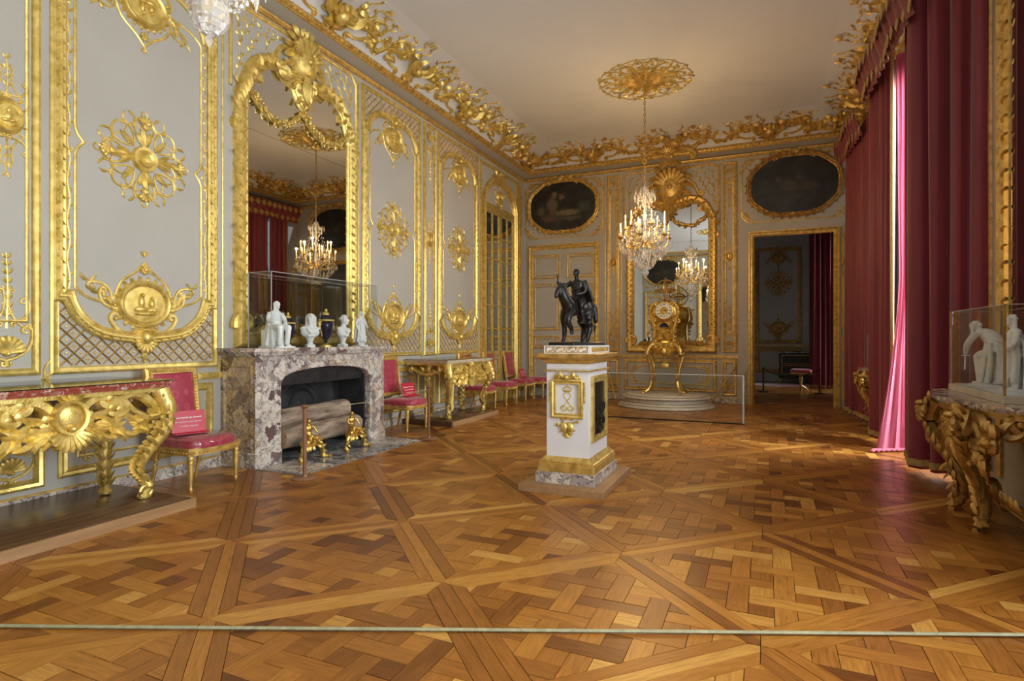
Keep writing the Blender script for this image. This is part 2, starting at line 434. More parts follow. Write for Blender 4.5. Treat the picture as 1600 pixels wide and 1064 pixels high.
def plankmat():
    m, nt, b, L = newmat('oak_parquet')
    uv = nt.nodes.new('ShaderNodeUVMap'); uv.uv_map = 'UVMap'
    at = nt.nodes.new('ShaderNodeAttribute'); at.attribute_name = 'tone'
    base = ramp(nt, at.outputs['Fac'], [(0.0, (0.15, 0.048, 0.010)), (0.25, (0.26, 0.095, 0.017)), (0.6, (0.38, 0.150, 0.025)), (0.85, (0.48, 0.215, 0.038)), (1.0, (0.60, 0.32, 0.075))])
    g = noise(nt, 9, 6, vec=uv.outputs[0], stretch=(0.8, 7, 1), dist=0.6)
    mul = nt.nodes.new('ShaderNodeMixRGB'); mul.blend_type = 'MULTIPLY'; mul.inputs[0].default_value = 0.75
    L.new(base, mul.inputs[1]); L.new(ramp(nt, g, [(0.30, (0.58, 0.52, 0.46)), (0.62, (1.08, 1.06, 1.04))]), mul.inputs[2])
    w = noise(nt, 1.1, 5, coord='Object')
    mul2 = nt.nodes.new('ShaderNodeMixRGB'); mul2.blend_type = 'MULTIPLY'; mul2.inputs[0].default_value = 0.5
    L.new(mul.outputs[0], mul2.inputs[1]); L.new(ramp(nt, w, [(0.32, (0.72, 0.66, 0.6)), (0.6, (1, 1, 1))]), mul2.inputs[2])
    L.new(mul2.outputs[0], b.inputs['Base Color'])
    rr = nt.nodes.new('ShaderNodeMapRange'); rr.inputs[3].default_value = 0.22; rr.inputs[4].default_value = 0.42
    L.new(g, rr.inputs[0]); L.new(rr.outputs[0], b.inputs['Roughness'])
    bump(nt, b, g, 0.12, 0.003)
    return m
M['plank'] = plankmat()
M['joint'] = simple('dark_floor_joint', (0.02, 0.011, 0.006), (0.035, 0.02, 0.011), 0.8)
# ------------------------------------------------------------------ floor: base slab and parquet panels
floor = tag(MB().box(XL-0.2, YN-0.2, -0.2, XR+0.5, YB+0.3, -0.014).box(-2.2, YB+0.3, -0.2, XR+0.5, 20.8, -0.014).build('floor', M['joint']), 'oak parquet floor laid in diagonal woven panels with broad triple-board bands', kind='structure')
def clip(poly, a, b, c):
    """keeps a*x+b*y<=c"""
    out = []
    for i in range(len(poly)):
        p, q = poly[i-1], poly[i]
        dp, dq = a*p[0]+b*p[1]-c, a*q[0]+b*q[1]-c
        if (dp <= 0) != (dq <= 0):
            t = dp/(dp-dq); out.append((p[0]+(q[0]-p[0])*t, p[1]+(q[1]-p[1])*t))
        if dq <= 0: out.append(q)
    return out
def parea(p): return 0.5*sum(p[i-1][0]*p[i][1]-p[i][0]*p[i-1][1] for i in range(len(p)))
def pxy(x, y, z=0.0):
    f = -math.sin(YAW)*x+math.cos(YAW)*y; r = math.cos(YAW)*x+math.sin(YAW)*y
    if f < 0.3: return None
    return (800+897*r/f, 529+897*(1.4-z)/f)
def floorclip(p):
    p = clip(p, -1, 0, -XL)
    if p: p = clip(p, 1, 0, XR+0.1)
    if p: p = clip(p, 0, -1, -YN)
    if p: p = clip(p, 0, 1, 20.5)
    return p
planks = []   # (polygon, direction angle, tone)
DD, CX0, CY0, BW = 0.84, -0.02, 3.69, 0.112
sq2 = math.sqrt(2)
def addplank(poly, ang, tone):
    p = floorclip(poly)
    if len(p) < 3: return
    if parea(p) < 0: p.reverse()
    if parea(p) < 0.0012: return
    cx = sum(q[0] for q in p)/len(p); cy = sum(q[1] for q in p)/len(p)
    if cy > YB+0.1 and cx < -1.6: return
    planks.append((p, ang, min(1, max(0, tone)), cx, cy))
for i in range(-9, 5):
    for j in range(-8, 22):
        cx, cy = CX0+i*DD, CY0+j*DD
        if (i+j) % 2 == 0:      # a panel centre
            if not (XL-1 < cx < XR+1 and YN-1 < cy < 21.4): continue
            rad = DD-BW*sq2; pw, p = 0.108, 0.232; pt = R.uniform(-0.1, 0.1)
            def inside(poly):
                for sx in (1, -1):
                    for sy in (1, -1):
                        poly = clip(poly, sx, sy, sx*cx+sy*cy+rad)
                        if len(poly) < 3: return []
                return poly
            off = p/2
            for a in range(-5, 5):
                for b in range(-5, 5):
                    x0, y0 = cx+a*p+off, cy+b*p+off
                    q = []
                    if (a+b) % 2: q.append(([(x0+pw/2, y0-pw/2), (x0+2*p-pw/2, y0-pw/2), (x0+2*p-pw/2, y0+pw/2), (x0+pw/2, y0+pw/2)], 0))
                    else: q.append(([(x0-pw/2, y0+pw/2), (x0+pw/2, y0+pw/2), (x0+pw/2, y0+2*p-pw/2), (x0-pw/2, y0+2*p-pw/2)], PI/2))
                    q.append(([(x0+pw/2, y0+pw/2), (x0+p-pw/2, y0+pw/2), (x0+p-pw/2, y0+p-pw/2), (x0+pw/2, y0+p-pw/2)], PI/2 if a % 2 else 0))
                    for poly, an in q:
                        poly = inside(poly)
                        if poly: addplank(poly, an, R.gauss(0.52, 0.25)+pt)
        else:                   # a crossing: bands run from it up-left and up-right
            for sg in (1, -1):
                L = DD*sq2; ux, uy = sg/sq2, 1/sq2; nx, ny = -uy, ux
                bt = 0.72 if sg > 0 else 0.42
                for k in range(3):
                    t0, t1 = -BW+2*BW*k/3, -BW+2*BW*(k+1)/3
                    loc = [(abs(t0), t0)]+([(0, 0)] if t0 < 0 < t1 else [])+[(abs(t1), t1), (L-abs(t1), t1)]+([(L, 0)] if t0 < 0 < t1 else [])+[(L-abs(t0), t0)]
                    addplank([(cx+ux*s+nx*t, cy+uy*s+ny*t) for s, t in loc], math.atan2(uy, ux), R.gauss(bt, 0.2))
def screen_area(pl):
    q = [pxy(x, y) for x, y in pl[0]]
    if any(a is None for a in q): return 0
    mx = sum(a[0] for a in q)/len(q); my = sum(a[1] for a in q)/len(q)
    if not (-20 < mx < 1600 and my < 1075): return 0
    if pl[3] < -4.35 and pl[4] < 3.3: return 0
    return abs(parea(q))
planks.sort(key=screen_area, reverse=True)
def plank_mesh(items, name, origin=None):
    V, F, UV, T = [], [], [], []
    for poly, ang, tone, cx, cy in items:
        # shrink towards the centroid side by side: 2 mm joint
        n = len(poly); g = 0.0016; q = list(poly)
        for i in range(n):
            a, b = poly[i], poly[(i+1) % n]
            dx, dy = b[0]-a[0], b[1]-a[1]; l = math.hypot(dx, dy)
            if l < 1e-5: continue
            nx, ny = dy/l, -dx/l
            q2 = clip(q, nx, ny, nx*a[0]+ny*a[1]-g)
            if len(q2) >= 3: q = q2
        z = R.uniform(-0.0018, 0.0008); b = len(V); m = len(q)
        ox, oy = (origin if origin else (0, 0))
        V += [(x-ox, y-oy, z) for x, y in q]+[(x-ox, y-oy, -0.0145) for x, y in q]
        c, s_ = math.cos(ang), math.sin(ang); ru, rv = R.uniform(0, 50), R.uniform(0, 50)
        F.append(tuple(range(b, b+m))); UV += [((x-cx)*c+(y-cy)*s_+ru, -(x-cx)*s_+(y-cy)*c+rv) for x, y in q]
        for i in range(m):
            F.append((b+i, b+m+i, b+m+(i+1) % m, b+(i+1) % m)); UV += [(ru, rv)]*4
        T += [tone]*(m+1)
    me = bpy.data.meshes.new(name); me.from_pydata(V, [], F)
    uv = me.uv_layers.new(name='UVMap'); uv.data.foreach_set('uv', [c for p in UV for c in p])
    at = me.attributes.new('tone', 'FLOAT', 'FACE'); at.data.foreach_set('value', T)
    me.materials.append(M['plank']); return me
for pl in planks[:300]:
    o = bpy.data.objects.new('plank', plank_mesh([pl], 'plank', (pl[3], pl[4]))); col.objects.link(o); o.location = (pl[3], pl[4], 0); o.parent = floor
o = bpy.data.objects.new('parquet_planks', plank_mesh(planks[300:], 'parquet_planks')); col.objects.link(o); o.parent = floor; o['kind'] = 'stuff'

# ------------------------------------------------------------------ walls, cornice, ceiling
wall_left = tag(MB().box(XL-0.3, YN-0.3, -0.2, XL, YB+0.3, 6.0).build('wall_left', M['cream']), 'cream panelled wall with gilded carving and the fireplace', kind='structure')
DX0, DX1, DZ = -0.33, 1.37, 3.66
wall_back = tag(MB().box(XL, YB, -0.2, DX0, YB+0.3, 6.0).box(DX0, YB, DZ, DX1, YB+0.3, 6.0).box(DX1, YB, -0.2, XR+0.5, YB+0.3, 6.0).build('wall_back', M['cream']), 'cream panelled end wall with tall mirror, painted overdoors and open doorway', kind='structure')
WIN = [(-1.75, 0.65), (2.0, 4.4), (6.9, 9.3), (10.7, 13.1)]
m = MB(); y = YN
for a, b in WIN:
    m.box(XR, y, -0.2, XR+0.5, a, 6.0); m.box(XR, a, -0.2, XR+0.5, b, 0.1); m.box(XR, a, 5.0, XR+0.5, b, 6.0); y = b
m.box(XR, y, -0.2, XR+0.5, YB, 6.0)
wall_right = tag(m.build('wall_right', M['cream']), 'window wall with curtained tall windows and mirrored piers', kind='structure')
wall_near = tag(MB().box(XL, YN-0.3, -0.2, XR+0.5, YN, 6.0).build('wall_near', M['cream']), 'cream panelled end wall facing the tall mirror', kind='structure')
ceiling = tag(MB().box(XL-0.3, YN-0.3, ZT, XR+0.5, YB+0.3, 6.05).build('ceiling', M['ceil']), 'plain white plaster ceiling with a shallow cove', kind='structure')
rect = [(XL, YN), (XR, YN), (XR, YB), (XL, YB)]
COVE = [(0.2, 5.50), (0.27, 5.585), (0.40, 5.665), (0.58, 5.73), (0.80, 5.775), (1.05, 5.803)]
MB().sweep(rect, COVE).build('cove', M['ceil'], ceiling)
t2 = tag(MB().sweep(rect, [(0, 5.345), (0.05, 5.355), (0.12, 5.375), (0.2, 5.395), (0.2, 5.40)]).build('trim_2', M['cream']), 'cream cornice band between two gilded mouldings', kind='structure')
t1 = tag(MB().sweep(rect, [(0, 5.265), (0.028, 5.275), (0.028, 5.29), (0.045, 5.305), (0.05, 5.325), (0.03, 5.345), (0, 5.35)]).build('trim_1', M['gold']), 'thin gilded moulding at the top of the panelling', kind='structure')
m = MB().sweep(rect, [(0.19, 5.395), (0.225, 5.40), (0.225, 5.415), (0.25, 5.425), (0.262, 5.45), (0.25, 5.475), (0.225, 5.485), (0.225, 5.505), (0.19, 5.51)])
y = YN+0.3
while y < YB-0.3:
    m.ell((XL+0.262, y, 5.45), (0.022, 0.034, 0.03), 6, 4); y += 0.085
x = XL+0.35
while x < XR-0.3:
    m.ell((x, YB-0.262, 5.45), (0.034, 0.022, 0.03), 6, 4); x += 0.085
t3 = tag(m.build('trim_3', M['gold']), 'gilded egg moulding along the cornice', kind='structure')

def arc(prof, t):
    """point and normal at arc length t on the cove profile"""
    for (a, za), (b, zb) in zip(prof, prof[1:]):
        l = math.hypot(b-a, zb-za)
        if t <= l or (b, zb) == prof[-1]:
            k = t/l; dx, dz = (b-a)/l, (zb-za)/l
            return a+(b-a)*k, za+(zb-za)*k, dz, -dx
        t -= l
def coveL(p):
    o, z, nx, nz = arc(COVE, max(0, p[1])) ; return (XL+o+nx*p[2], p[0], z+nz*p[2])
def coveB(p):
    o, z, nx, nz = arc(COVE, max(0, p[1])) ; return (p[0], YB-o-nx*p[2], z+nz*p[2])
def coveR(p):
    o, z, nx, nz = arc(COVE, max(0, p[1])) ; return (XR-o-nx*p[2], p[0], z+nz*p[2])
def cove_unit(rich, s=1.0):
    """one run of gilded cove carving, 1.7 m long, centred on u=0"""
    m = MB(); a = m.mark()
    m.scroll((0.02, 0.10), (0.42, 0.42), 0.10, 0.045, 0.05, -0.075)
    m.scroll((0.40, 0.30), (0.80, 0.12), 0.12, 0.034, -0.07, 0.055)
    m.scroll((0.30, 0.10), (0.62, 0.26), -0.07, 0.026, 0.04, 0.05)
    m.scroll((0.45, 0.52), (0.72, 0.40), 0.10, 0.02, 0.05, -0.045)
    for k in range(16 if rich else 9):
        u = R.uniform(0.05, 0.82); v = R.uniform(0.06, 0.55)*(1-0.35*u)
        m.leaf((u, v, 0.01), R.uniform(0.2, 2.6), R.uniform(0.09, 0.2), R.uniform(0.05, 0.085), 0.5, 0.7, 5, R.choice((1, -1)))
    for k in range(4):
        u = 0.1+0.18*k
        m.vine(crom([(u, 0.34+0.05*math.sin(k)), (u+0.08, 0.52), (u+0.02+0.05*R.random(), 0.66), (u+0.13, 0.78-0.05*k)], 4), [0.014, 0.006], 0.09, 0.07)
    # garland
    m.vine(crom([(0.5, 0.40), (0.62, 0.28), (0.75, 0.27), (0.85, 0.36)], 5), 0.016, 0.07, 0.04, both=True)
    m.mirror_u(a[0], a[1], 0.0)
    if rich:
        m.shell((0, 0.22, 0.02), 0.26, 0.35, PI-0.35, 7, 0.06)
        m.ell((0, 0.26, 0.05), (0.10, 0.13, 0.07), 10, 6)
        for k in range(5): m.leaf((0, 0.05, 0.03), PI/2+(k-2)*0.55, 0.22, 0.09, 0.5, 0.2, 5, 1)
        for sg in (1, -1):
            m.leaf((sg*0.14, 0.2, 0.04), PI/2-sg*0.9, 0.34, 0.13, 0.5, 0.6, 6, sg)
    else:
        m.ell((0, 0.3, 0.04), (0.12, 0.08, 0.06), 10, 6)
        for sg in (1, -1):    # winged creature
            m.leaf((sg*0.06, 0.3, 0.05), PI/2-sg*0.7, 0.32, 0.12, 0.4, 0.7, 6, sg)
            m.leaf((sg*0.06, 0.28, 0.05), PI/2-sg*1.2, 0.28, 0.10, 0.4, 0.6, 6, sg)
        m.tube(crom([(0.02, 0.32, .05), (0.10, 0.44, .06), (0.05, 0.54, .05)], 4), [0.035, 0.018], 6)
    # bird flying above
    for bu, bv in ((-0.35, 0.80), (0.42, 0.72)):
        m.ell((bu, bv, 0.02), (0.05, 0.018, 0.015), 6, 4)
        m.leaf((bu, bv, 0.02), 0.9, 0.11, 0.04, .3, .3, 4, 1); m.leaf((bu, bv, 0.02), 2.4, 0.11, 0.04, .3, .3, 4, -1)
    return m
U1, U2 = cove_unit(True), cove_unit(False)
def place_cove(fn, start, n, step, lab):
    for k in range(n):
        c = start+step*k
        mm = MB().merge(U1 if k % 2 == 0 else U2, lambda p: fn((p[0]*1.03+c, p[1]*1.02, p[2]*1.5)))
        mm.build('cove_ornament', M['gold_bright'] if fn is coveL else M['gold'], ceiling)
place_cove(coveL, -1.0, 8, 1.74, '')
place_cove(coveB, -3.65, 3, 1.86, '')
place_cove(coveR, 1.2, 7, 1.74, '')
# corner cartouches of the cove
for fn, u in ((coveL, YB-0.75), (coveB, XL+0.75), (coveB, XR-0.75), (coveR, YB-0.75)):
    m = MB()
    sg = 1 if (fn is coveB and u < -3) else -1
    m.shell((0.35*-sg, 0.20, 0.02), 0.30, 0.2, PI-0.2, 7, 0.07)
    m.scroll((-sg*0.5, 0.06), (sg*0.5, 0.36), 0.12, 0.055, 0.07, -0.09)
    m.scroll((-sg*0.45, 0.3), (sg*0.45, 0.14), -0.1, 0.04, 0.06, 0.07)
    for k in range(14):
        m.leaf((R.uniform(-.5, .5), R.uniform(0.05, .45), 0.02), R.uniform(.2, 2.9), R.uniform(.14, .28), .09, .5, .7, 5, R.choice((1, -1)))
    mm = MB().merge(m, lambda p: fn((p[0]+u, p[1], p[2]*1.4))); mm.build('cove_corner_ornament', M['gold'], ceiling)
# middle crest over the back mirror reaches down over the cornice
m = MB()
a = m.mark()
m.scroll((0.03, -0.02), (0.55, -0.05), 0.12, 0.05, 0.05, -0.07); m.scroll((0.05, 0.12), (0.6, 0.1), -0.1, 0.035, 0.05, 0.06)
for k in range(8): m.leaf((R.uniform(0.05, .5), R.uniform(-.03, .15), .02), R.uniform(-.3, 1.4), .2, .08, .5, .6, 5, 1)
m.mirror_u(a[0], a[1], 0)
m.shell((0, -0.03, 0.03), 0.24, 0.3, PI-0.3, 7, 0.06)
m.build('cove_crest', M['gold'], ceiling, fn=lambda p: (p[0]-1.95, YB-0.27-p[2], p[1]+5.46))

# marble skirting with its gilded bead
def skirting(name, fn, runs, label):
    m = MB(); g = MB()
    for a, b in runs:
        m.box(a, 0.0, 0, b, 0.11, 0.022); g.box(a, 0.11, 0, b, 0.128, 0.016)
    o = m.build(name, M['skirt'], fn=fn); tag(o, label, kind='structure')
    g.build('gilt_bead', M['gold'], o, fn=fn)
skirting('baseboard_left', onL, [(YN, 4.5), (6.75, 10.9), (12.75, YB)], 'veined marble skirting along the fireplace wall')
skirting('baseboard_back', onB, [(-3.4, -0.53)], 'veined marble skirting below the tall mirror')
skirting('baseboard_near', onN, [(1.2, 3.4)], 'veined marble skirting of the facing end wall')
# adjoining room seen through the doorway
wn = tag(MB().box(-2.2, 20.5, -0.2, XR+0.5, 20.8, 5.2).build('wall_next_room_end', M['cream']), 'dim panelled wall of the adjoining room', kind='structure')
wl = tag(MB().box(-2.4, YB+0.3, -0.2, -2.2, 20.8, 5.2).build('wall_next_room_side', M['cream']), 'left side wall of the adjoining room', kind='structure')
wr = tag(MB().box(XR, YB+0.3, -0.2, XR+0.5, 16.4, 5.2).box(XR, 16.4, 4.2, XR+.5, 18.8, 5.2).box(XR, 16.4, -.2, XR+.5, 18.8, 0.1).box(XR, 18.8, -0.2, XR+0.5, 20.8, 5.2).build('wall_next_room_window', M['cream']), 'window side wall of the adjoining room', kind='structure')
cn = tag(MB().box(-2.4, YB+0.3, 5.0, XR+0.5, 20.8, 5.2).build('ceiling_next_room', M['ceil']), 'ceiling of the adjoining room', kind='structure')
# ------------------------------------------------------------------ carved panelling (built on a wall plane: along, up, out)
HEAVY = [(-0.055, 0), (-0.055, 0.022), (-0.038, 0.036), (-0.02, 0.03), (-0.008, 0.042), (0.008, 0.042), (0.02, 0.03), (0.038, 0.036), (0.055, 0.022), (0.055, 0)]
THIN = [(-0.012, 0), (-0.012, 0.008), (0, 0.014), (0.012, 0.008), (0.012, 0)]
def prof(base, k, kw=1.0): return [(o*k, w*kw) for o, w in base]
def rectpath(a, b, c, d): return [(a, c), (b, c), (b, d), (a, d)]
def ucurve(a, b, zs, zb, n=10):
    """curve from (a,zs) down through the middle at zb to (b,zs)"""
    c = (a+b)/2; h = (b-a)/2
    pts = [(a, zs), (a+0.10*h, zs), (a+0.12*h, zs-0.16*(zs-zb)), (a+0.22*h, zs-0.50*(zs-zb)), (a+0.48*h, zs-0.86*(zs-zb)), (c, zb)]
    mid = crom(pts[2:], 4)
    left = pts[:2]+mid
    return left+[(2*c-x, z) for x, z in left[::-1][1:]]
def medallion(m, c, z, r, rich=True, up=1):
    """oval relief dish with shell surround and leafy crest; up=-1 hangs from the top"""
    a = m.mark()
    R2 = random.Random(3)
    n = 26
    m.sweep([(c+r*math.cos(2*PI*k/n), z+r*0.86*math.sin(2*PI*k/n)) for k in range(n)], [(-0.03, 0), (-0.02, 0.035), (0.0, 0.05), (0.022, 0.04), (0.035, 0.015)])
    m.lathe([(0.001, 0.03), (r*0.6, 0.026), (r*0.99, 0.014)], 22, (c, z, 0), sy=0.86)
    # relief figures
    for dx, dz, rx, rz in ((-0.22, -0.25, .30, .14), (0.25, -0.28, .30, .13), (-0.20, 0.08, .14, .28), (-0.16, 0.42, .09, .10), (0.22, 0.02, .13, .22), (0.24, 0.28, .08, .09), (0.0, -0.45, .5, .10)):
        m.ell((c+dx*r, z+dz*r*.86*up, 0.03), (rx*r, rz*r, 0.03), 8, 5)
    for k in range(22):
        an = 2*PI*k/22
        m.leaf((c+r*1.02*math.cos(an), z+r*0.9*math.sin(an), 0.005), an, r*0.26, r*0.2, 0.5, 0.3, 4, 1)
    b = m.mark()
    m.scroll((c+r*0.3, z-up*r*1.15), (c+r*1.35, z-up*r*0.65), -0.06*up, r*0.10, r*0.16*up, r*0.2*up)
    m.scroll((c+r*1.15, z-up*r*0.2), (c+r*1.75, z+up*r*0.45), -0.05*up, r*0.07, -r*0.12*up, r*0.15*up)
    m.scroll((c+r*1.3, z+up*r*0.2), (c+r*2.1, z+up*r*0.75), 0.06*up, r*0.06, r*0.1*up, -r*0.14*up)
    for k in range(9):
        u = c+r*(1.1+0.13*k); zz = z+up*r*(-0.3+0.14*k)
        m.leaf((u, zz, .005), R2.uniform(-.4, 1.8)*up, r*0.42, r*0.16, .4, .8, 5, up)
    for k in range(4):
        m.leaf((c+0.01, z-up*r*1.0, 0.02), -up*PI/2+(k+0.3)*0.35, r*(0.75-0.08*k), r*0.2, .5, .3, 5, 1)
    m.mirror_u(b[0], b[1], c)
    # mask below and drop
    m.ell((c, z-up*r*1.35, 0.04), (r*0.24, r*0.30, 0.05), 10, 6)
    m.shell((c, z-up*r*1.45, 0.02), r*0.55, -PI*0.9 if up > 0 else PI*0.1, -PI*0.1 if up > 0 else PI*0.9, 7, 0.03)
    m.leaf((c, z-up*r*1.7, 0.01), -up*PI/2, r*0.75, r*0.25, .5, 0, 5)
    for k in range(3): m.ell((c, z-up*r*(2.2+0.13*k), 0.01), r*0.07, 6, 4)
    # crest: flower under an ogee
    for k in range(8): m.leaf((c, z+up*r*1.42, .01), 2*PI*k/8, r*0.24, r*0.14, .5, 0, 4)
    m.ell((c, z+up*r*1.42, .02), r*0.08, 6, 4)
    for k in range(3): m.leaf((c, z+up*r*1.95, .005), up*PI/2+(k-1)*0.6, r*0.3, r*0.1, .4, 0, 4)
    return m
def rosette(m, c, z, r):
    n = 72
    def loop(base, amp, lobes, ph=0.0): return [(c+r*(base+amp*abs(math.cos(lobes*(2*PI*k/n)/2+ph)))*math.cos(2*PI*k/n), z+r*(base+amp*abs(math.cos(lobes*(2*PI*k/n)/2+ph)))*math.sin(2*PI*k/n)) for k in range(n)]
    q = loop(0.70, 0.22, 8); m.tube(q+q[:1], r*0.028, 5)
    q = loop(0.62, 0.16, 8, PI/2); m.tube(q+q[:1], r*0.02, 5)
    m.lathe([(r*0.001, .06), (r*.08, .055), (r*.1, .03), (r*.17, .045), (r*.2, .03), (r*.27, .035), (r*.3, 0.0)], 20, (c, z, 0))
    for k in range(8):
        an = 2*PI*k/8; ca, sa = math.cos(an), math.sin(an)
        if k % 2 == 0:
            for d in (-0.5, 0, 0.5): m.leaf((c+r*.28*ca, z+r*.28*sa, .01), an+d, r*(.36 if d else .5), r*.15, .4, .2, 5)
            m.ell((c+r*.72*ca, z+r*.72*sa, .02), (r*.09, r*.09, .03), 8, 4)
            m.shell((c+r*.74*ca, z+r*.74*sa, 0.01), r*0.22, an-1.0, an+1.0, 5, .02, False)
        else:
            m.leaf((c+r*.34*ca, z+r*.34*sa, .01), an, r*.4, r*.13, .4, .1, 5)
        for sg in (1, -1):
            p0 = (c+r*.42*math.cos(an+sg*.2), z+r*.42*math.sin(an+sg*.2)); p1 = (c+r*.86*math.cos(an+sg*.26), z+r*.86*math.sin(an+sg*.26))
            m.scroll(p0, p1, sg*r*.06, r*.026, sg*r*.05, -sg*r*.06, 5)
            m.leaf((c+r*.9*math.cos(an+sg*.25), z+r*.9*math.sin(an+sg*.25), .003), an+sg*.5, r*.2, r*.07, .4, .6, 4, sg)
        if k % 2 == 0: m.tube(spiral((c+r*1.0*ca, z+r*1.0*sa), r*.07, r*.07, 0, 2*PI, 10), r*.018, 5)
    return m
def lattice(m, f, inside, a, b, z0, z1, step=0.115, th=0.008):
    """diagonal trellis bars (m) and florets (f) where inside(u,z)"""
    ns = int((b-a+z1-z0)/step)+2; n = 60
    for sg in (1, -1):
        for k in range(-ns, ns*2):
            seg = []
            for i in range(n+1):
                z = z0+(z1-z0)*i/n; u = a+k*step+sg*(z-z0)
                if a <= u <= b and inside(u, z): seg.append((u, z, 0.004))
                else:
                    if len(seg) > 1: m.tube([seg[0], seg[-1]], th, 4, 0.8)
                    seg = []
            if len(seg) > 1: m.tube([seg[0], seg[-1]], th, 4, 0.8)
    i = 0
    nk = int((b-a)/(step/2))+2; nz = int((z1-z0)/(step/2))+1
    for i in range(nk):
        for j in range(nz):
            if (i+j) % 2: 
                u, z = a+i*step/2, z0+j*step/2
                if a+.03 < u < b-.03 and inside(u, z) and inside(u, z+.03) and inside(u, z-.03):
                    if j % 2:
                        for q in range(4): f.leaf((u, z, 0.002), PI/4*0+q*PI/2, 0.026, 0.013, .4, 0, 3)
                    else: f.ell((u, z, 0.003), (0.013, 0.013, 0.008), 6, 4)
def tall_panel(wall, fn, a, b, z0, z1, zs_lo, zs_hi, gold, fine=1.0):
    """big carved panel: frames, trellis, medallions and rosette; each a part of the wall"""
    c = (a+b)/2
    ha, hb = a+0.06, b-0.06
    zlo, zhi = z0+0.30, z1-0.26
    lo = ucurve(ha, hb, zs_lo, zlo); hi = [(u, zs_hi+(zs_lo-z)/(zs_lo-zlo)*(zhi-zs_hi)) for u, z in lo]
    path = lo+hi[::-1]
    MB().sweep(path, prof(HEAVY, 1.0)).build('panel_frame', gold, wall, fn=fn)
    m = MB()
    for i, (p, q) in enumerate(zip(path, path[1:]+path[:1])):       # carved ribbon running along the frame
        d = math.hypot(q[0]-p[0], q[1]-p[1]); k = max(1, int(d/0.055)); an = math.atan2(q[1]-p[1], q[0]-p[0])
        for j in range(k):
            t = (j+.5)/k
            m.leaf((p[0]+(q[0]-p[0])*t, p[1]+(q[1]-p[1])*t, 0.036), an+(0.8 if j % 2 else -0.8), 0.05, 0.022, .5, 0, 3)
    m.build('frame_carving', gold, wall, fn=fn)
    MB().sweep(rectpath(a+0.02, b-0.02, z0+0.025, z1-0.02), [(-0.03, 0), (-0.03, .016), (-.012, .026), (.006, .018), (.03, .022), (.034, 0)]).build('outer_frame', gold, wall, fn=fn)
    # thin inner line with ogee apex and side points
    k = 0.185; zr = z0+2.03
    side = [(a+k, zs_lo+0.08), (a+k, zr-0.12), (a+k+0.02, zr-0.06), (a+k+0.07, zr), (a+k+0.02, zr+0.06), (a+k, zr+0.12), (a+k, zs_hi-0.08)]
    bot = crom([(a+k, zs_lo+0.08), (a+k+0.10, zs_lo+0.0), (a+0.30*(b-a), zs_lo-0.03), (c-0.22, zs_lo+0.16), (c-0.08, zs_lo+0.27), (c, zs_lo+0.36)], 4)
    top = [(u, zs_hi+(zs_lo-z)) for u, z in bot]
    half = bot[::-1]+side[1:-1]+top
    line = half+[(2*c-u, z) for u, z in half[::-1][1:-1]]
    MB().sweep(line, THIN).build('inner_line', gold, wall, fn=fn)
    for uu in (a+0.135, b-0.135):
        m = MB(); pts = []
        nseg = int((zs_hi-zs_lo-0.1)/0.06)
        for i in range(nseg+1):
            pts.append((uu+0.012*math.sin(i*1.1), zs_lo+0.06+i*0.06))
        m.vine(pts, 0.007, 0.05, 0.055); m.scroll((uu, zr-0.1), (uu, zr+.1), 0.05*(1 if uu < c else -1), 0.012, .02, .02)
        m.build('vine_border', gold, wall, fn=fn)
    m = MB(); f = MB()
    def cu(u, pts):
        for p, q in zip(pts, pts[1:]):
            if min(p[0], q[0])-1e-6 <= u <= max(p[0], q[0])+1e-6 and abs(q[0]-p[0]) > 1e-4:
                return p[1]+(q[1]-p[1])*(u-p[0])/(q[0]-p[0])
        return pts[0][1]
    lattice(m, f, lambda u, z: z < cu(u, lo)-0.05 and z > z0+.07, a+0.06, b-0.06, z0+0.06, zs_lo, 0.115)
    lattice(m, f, lambda u, z: z > cu(u, hi)+0.05 and z < z1-.06, a+0.06, b-0.06, zs_hi, z1-0.05, 0.115)
    m.build('trellis', M['gold_dull'], wall, fn=fn); f.build('trellis_florets', gold, wall, fn=fn)
    medallion(MB(), c, z0+0.63, 0.235).build('medallion', gold, wall, fn=fn)
    medallion(MB(), c, z1-0.60, 0.20, up=-1).build('top_cartouche', gold, wall, fn=fn)
    rosette(MB(), c, zr, 0.43).build('rosette', gold, wall, fn=fn)
    # corner curls outside the frame
    m = MB()
    for uu, sg in ((a, -1), (b, 1)):
        m.scroll((uu, z0+0.12), (uu+sg*0.045, z0-.02), sg*0.02, 0.012, .02*sg, -.022*sg, 5)
        m.leaf((uu, z0+0.02, 0), -PI/2+sg*.6, .10, .04, .4, .4, 4, sg)
    m.build('corner_curls', gold, wall, fn=fn)
